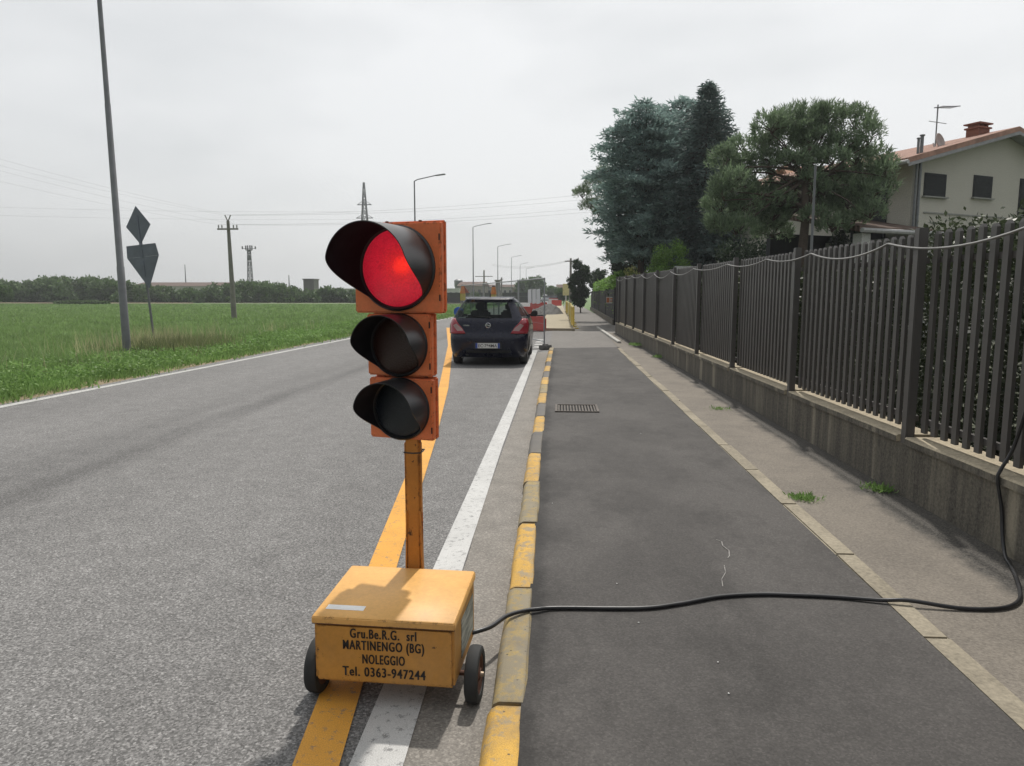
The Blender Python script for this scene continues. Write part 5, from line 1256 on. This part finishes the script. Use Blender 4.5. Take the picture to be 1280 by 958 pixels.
def verge():
    g = np.random.default_rng(89); P = []; D = []; L = []; W_ = []; M = []
    def tuft(x, y, n, h, w, mi, spread, lean=.35):
        P.append(np.stack([x+g.normal(size=n)*spread, y+g.normal(size=n)*spread, np.full(n, -.02)], 1)); D.append(np.stack([g.normal(size=n)*lean, g.normal(size=n)*lean, np.ones(n)], 1))
        L.append(h*g.uniform(.45, 1.1, n)); W_.append(w*g.uniform(.6, 1.4, n)); M.append(np.full(n, mi))
    for i in range(2600):       # green broad verge
        y = 8+60*g.random()**1.6; x = -8.0-.22*math.sin(y*1.7)**2*math.sin(y*.6+1)**2-3.2*g.random()**1.5; h = .09+.13*g.random()+.10*(x < -9.2)
        tuft(x+.010*(y-10), y, 16, h, .020+.0008*y, 0, .13+.003*y)
    for i in range(45):        # pale seed stalks
        y = g.uniform(9, 30); x = -9.2-2.6*g.random(); tuft(x, y, 7, .55+.2*g.random(), .010+.0005*y, 1, .18, .16)
    for i in range(120):        # by the sign
        y = g.normal()*1.5+20; x = -11.7+g.normal()*.8; tuft(x, y, 9, .75, .018, 1, .18, .2)
    for i in range(150):
        y = g.normal()*.9+18.6; x = -10.1+g.normal()*.55; tuft(x, y, 14, .55, .03, 2, .16, .4)
    for i in range(900):        # dry short grass at the asphalt edge
        y = 8+50*g.random()**1.6; x = -7.9-.55*g.random()**1.5+.008*(y-10); tuft(x, y, 8, .07, .012+.0006*y, 1, .10, .7)
    P = np.concatenate(P); D = np.concatenate(D); L = np.concatenate(L); W_ = np.concatenate(W_); M = np.concatenate(M)
    q = 10000; y = 9+50*g.random(q)**1.7; x = -8.15-.3*np.sin(y*1.9)**2-2.8*g.random(q)**1.4+.012*(y-10); cl_ = np.sin(x*3.1)*np.sin(y*1.3)+g.normal(size=q)*.5 > -.1; x, y = x[cl_], y[cl_]; x = np.repeat(x, 6); y = np.repeat(y, 6); q = len(x)
    bp = np.stack([x+g.normal(size=q)*.10, y+g.normal(size=q)*.12, g.uniform(0, .22, q)], 1); bd = np.stack([g.normal(size=q), g.normal(size=q), g.normal(size=q)*.5+.4], 1)
    BV, BF = leafquads(bp, bd, g.uniform(.035, .075, q)*(1+y/45), g.uniform(.015, .035, q)*(1+y/45)); tag(npmesh('verge_weeds', BV, BF, F_ver), kind='stuff')
    V, F = blades(P, D, L, W_); tag(npmesh('verge_grass', V, F, [F_ver, F_str, F_brn], mi=M), kind='stuff'); return len(P)
print('CROP', crop(), 'VERGE', verge(), 'TREES', tot)
# weeds in the side strip
def weed(x, y, n, h, sp, label, z=.10, sx=1.0):
    g = np.random.default_rng(int(abs(x)*100+y*10)); P = np.stack([g.normal(size=n)*sp*sx, g.normal(size=n)*sp, np.zeros(n)], 1)
    D = np.stack([g.normal(size=n)*.9, g.normal(size=n)*.9, np.ones(n)*.8], 1); V, F = leafquads(P, D, g.uniform(.4, 1.1, n)*h, g.uniform(.10, .22, n)*h)
    o = npmesh('weed_tuft', V, F, F_ver); o.location = (x, y, z); tag(o, label, 'weed')
weed(1.73, 4.98, 240, .055, .045, 'bright green weed tuft growing on the border stone of the strip')
weed(2.36, 5.25, 160, .07, .05, 'darker weed tuft at the foot of the low wall, nearest the cable')
weed(2.02, 8.95, 110, .05, .06, 'small weed tuft in the middle of the concrete strip')
weed(2.22, 20.5, 300, .10, .16, 'patch of weeds at the foot of the wall near its far end', sx=.5)
weed(2.30, 16.5, 120, .09, .10, 'thin weeds along the foot of the wall in the distance', sx=.5)
# white scratch and litter on the pavement
mb = MB()
def ribbon(pts, wd, z):
    for a, b in zip(pts[:-1], pts[1:]):
        mb.add([(a[0]-wd, a[1], z), (a[0]+wd, a[1], z), (b[0]+wd, b[1], z), (b[0]-wd, b[1], z)], [(0, 1, 2, 3)])
ribbon([(.93, 4.08), (.955, 4.05), (.945, 3.98), (.962, 3.90), (.945, 3.82), (.93, 3.79)], .003, .1045); ribbon([(.885, 3.68), (.87, 3.58), (.83, 3.49), (.815, 3.40)], .002, .1045)
tag(mb.build('scratch_mark', plain('scratch_pale', (.24, .23, .22, 1), .9, var=.5, scale=30), fix=False), kind='structure')
for i, (x, y, lab) in enumerate(((.36, 2.98, 'white speck of litter just before the cable'), (.63, 2.66, 'white speck of litter on the near pavement'), (.62, 2.44, 'white speck of litter lowest on the pavement'), (-.03, 4.75, 'white speck by the kerb'), (.30, 3.40, 'white speck beyond the cable'), (.86, 7.3, 'pale litter scrap on the middle of the pavement'))):
    mb = MB(); mb.box((0, 0, .002), (.007, .005, .003), rz=i); o = mb.build('litter_speck', M_white, bevel=.0008); o.location = (x, y, .102); tag(o, lab, 'litter')
# ------------------------------------------------------------------ haze
mb = MB(); mb.box((0, 100, 19.0), (760, 520, 42.0)); hz = mb.build('haze', MATS['ground'], fix=True)
m = bpy.data.materials.new('haze_air'); m.use_nodes = True; t = m.node_tree; t.nodes.remove(t.nodes['Principled BSDF'])
pv = t.nodes.new('ShaderNodeVolumePrincipled'); pv.inputs['Density'].default_value = .0006; pv.inputs['Color'].default_value = (.93, .96, 1, 1); pv.inputs['Anisotropy'].default_value = .2
t.links.new(pv.outputs[0], t.nodes['Material Output'].inputs['Volume']); hz.data.materials.clear(); hz.data.materials.append(m); tag(hz, kind='stuff')
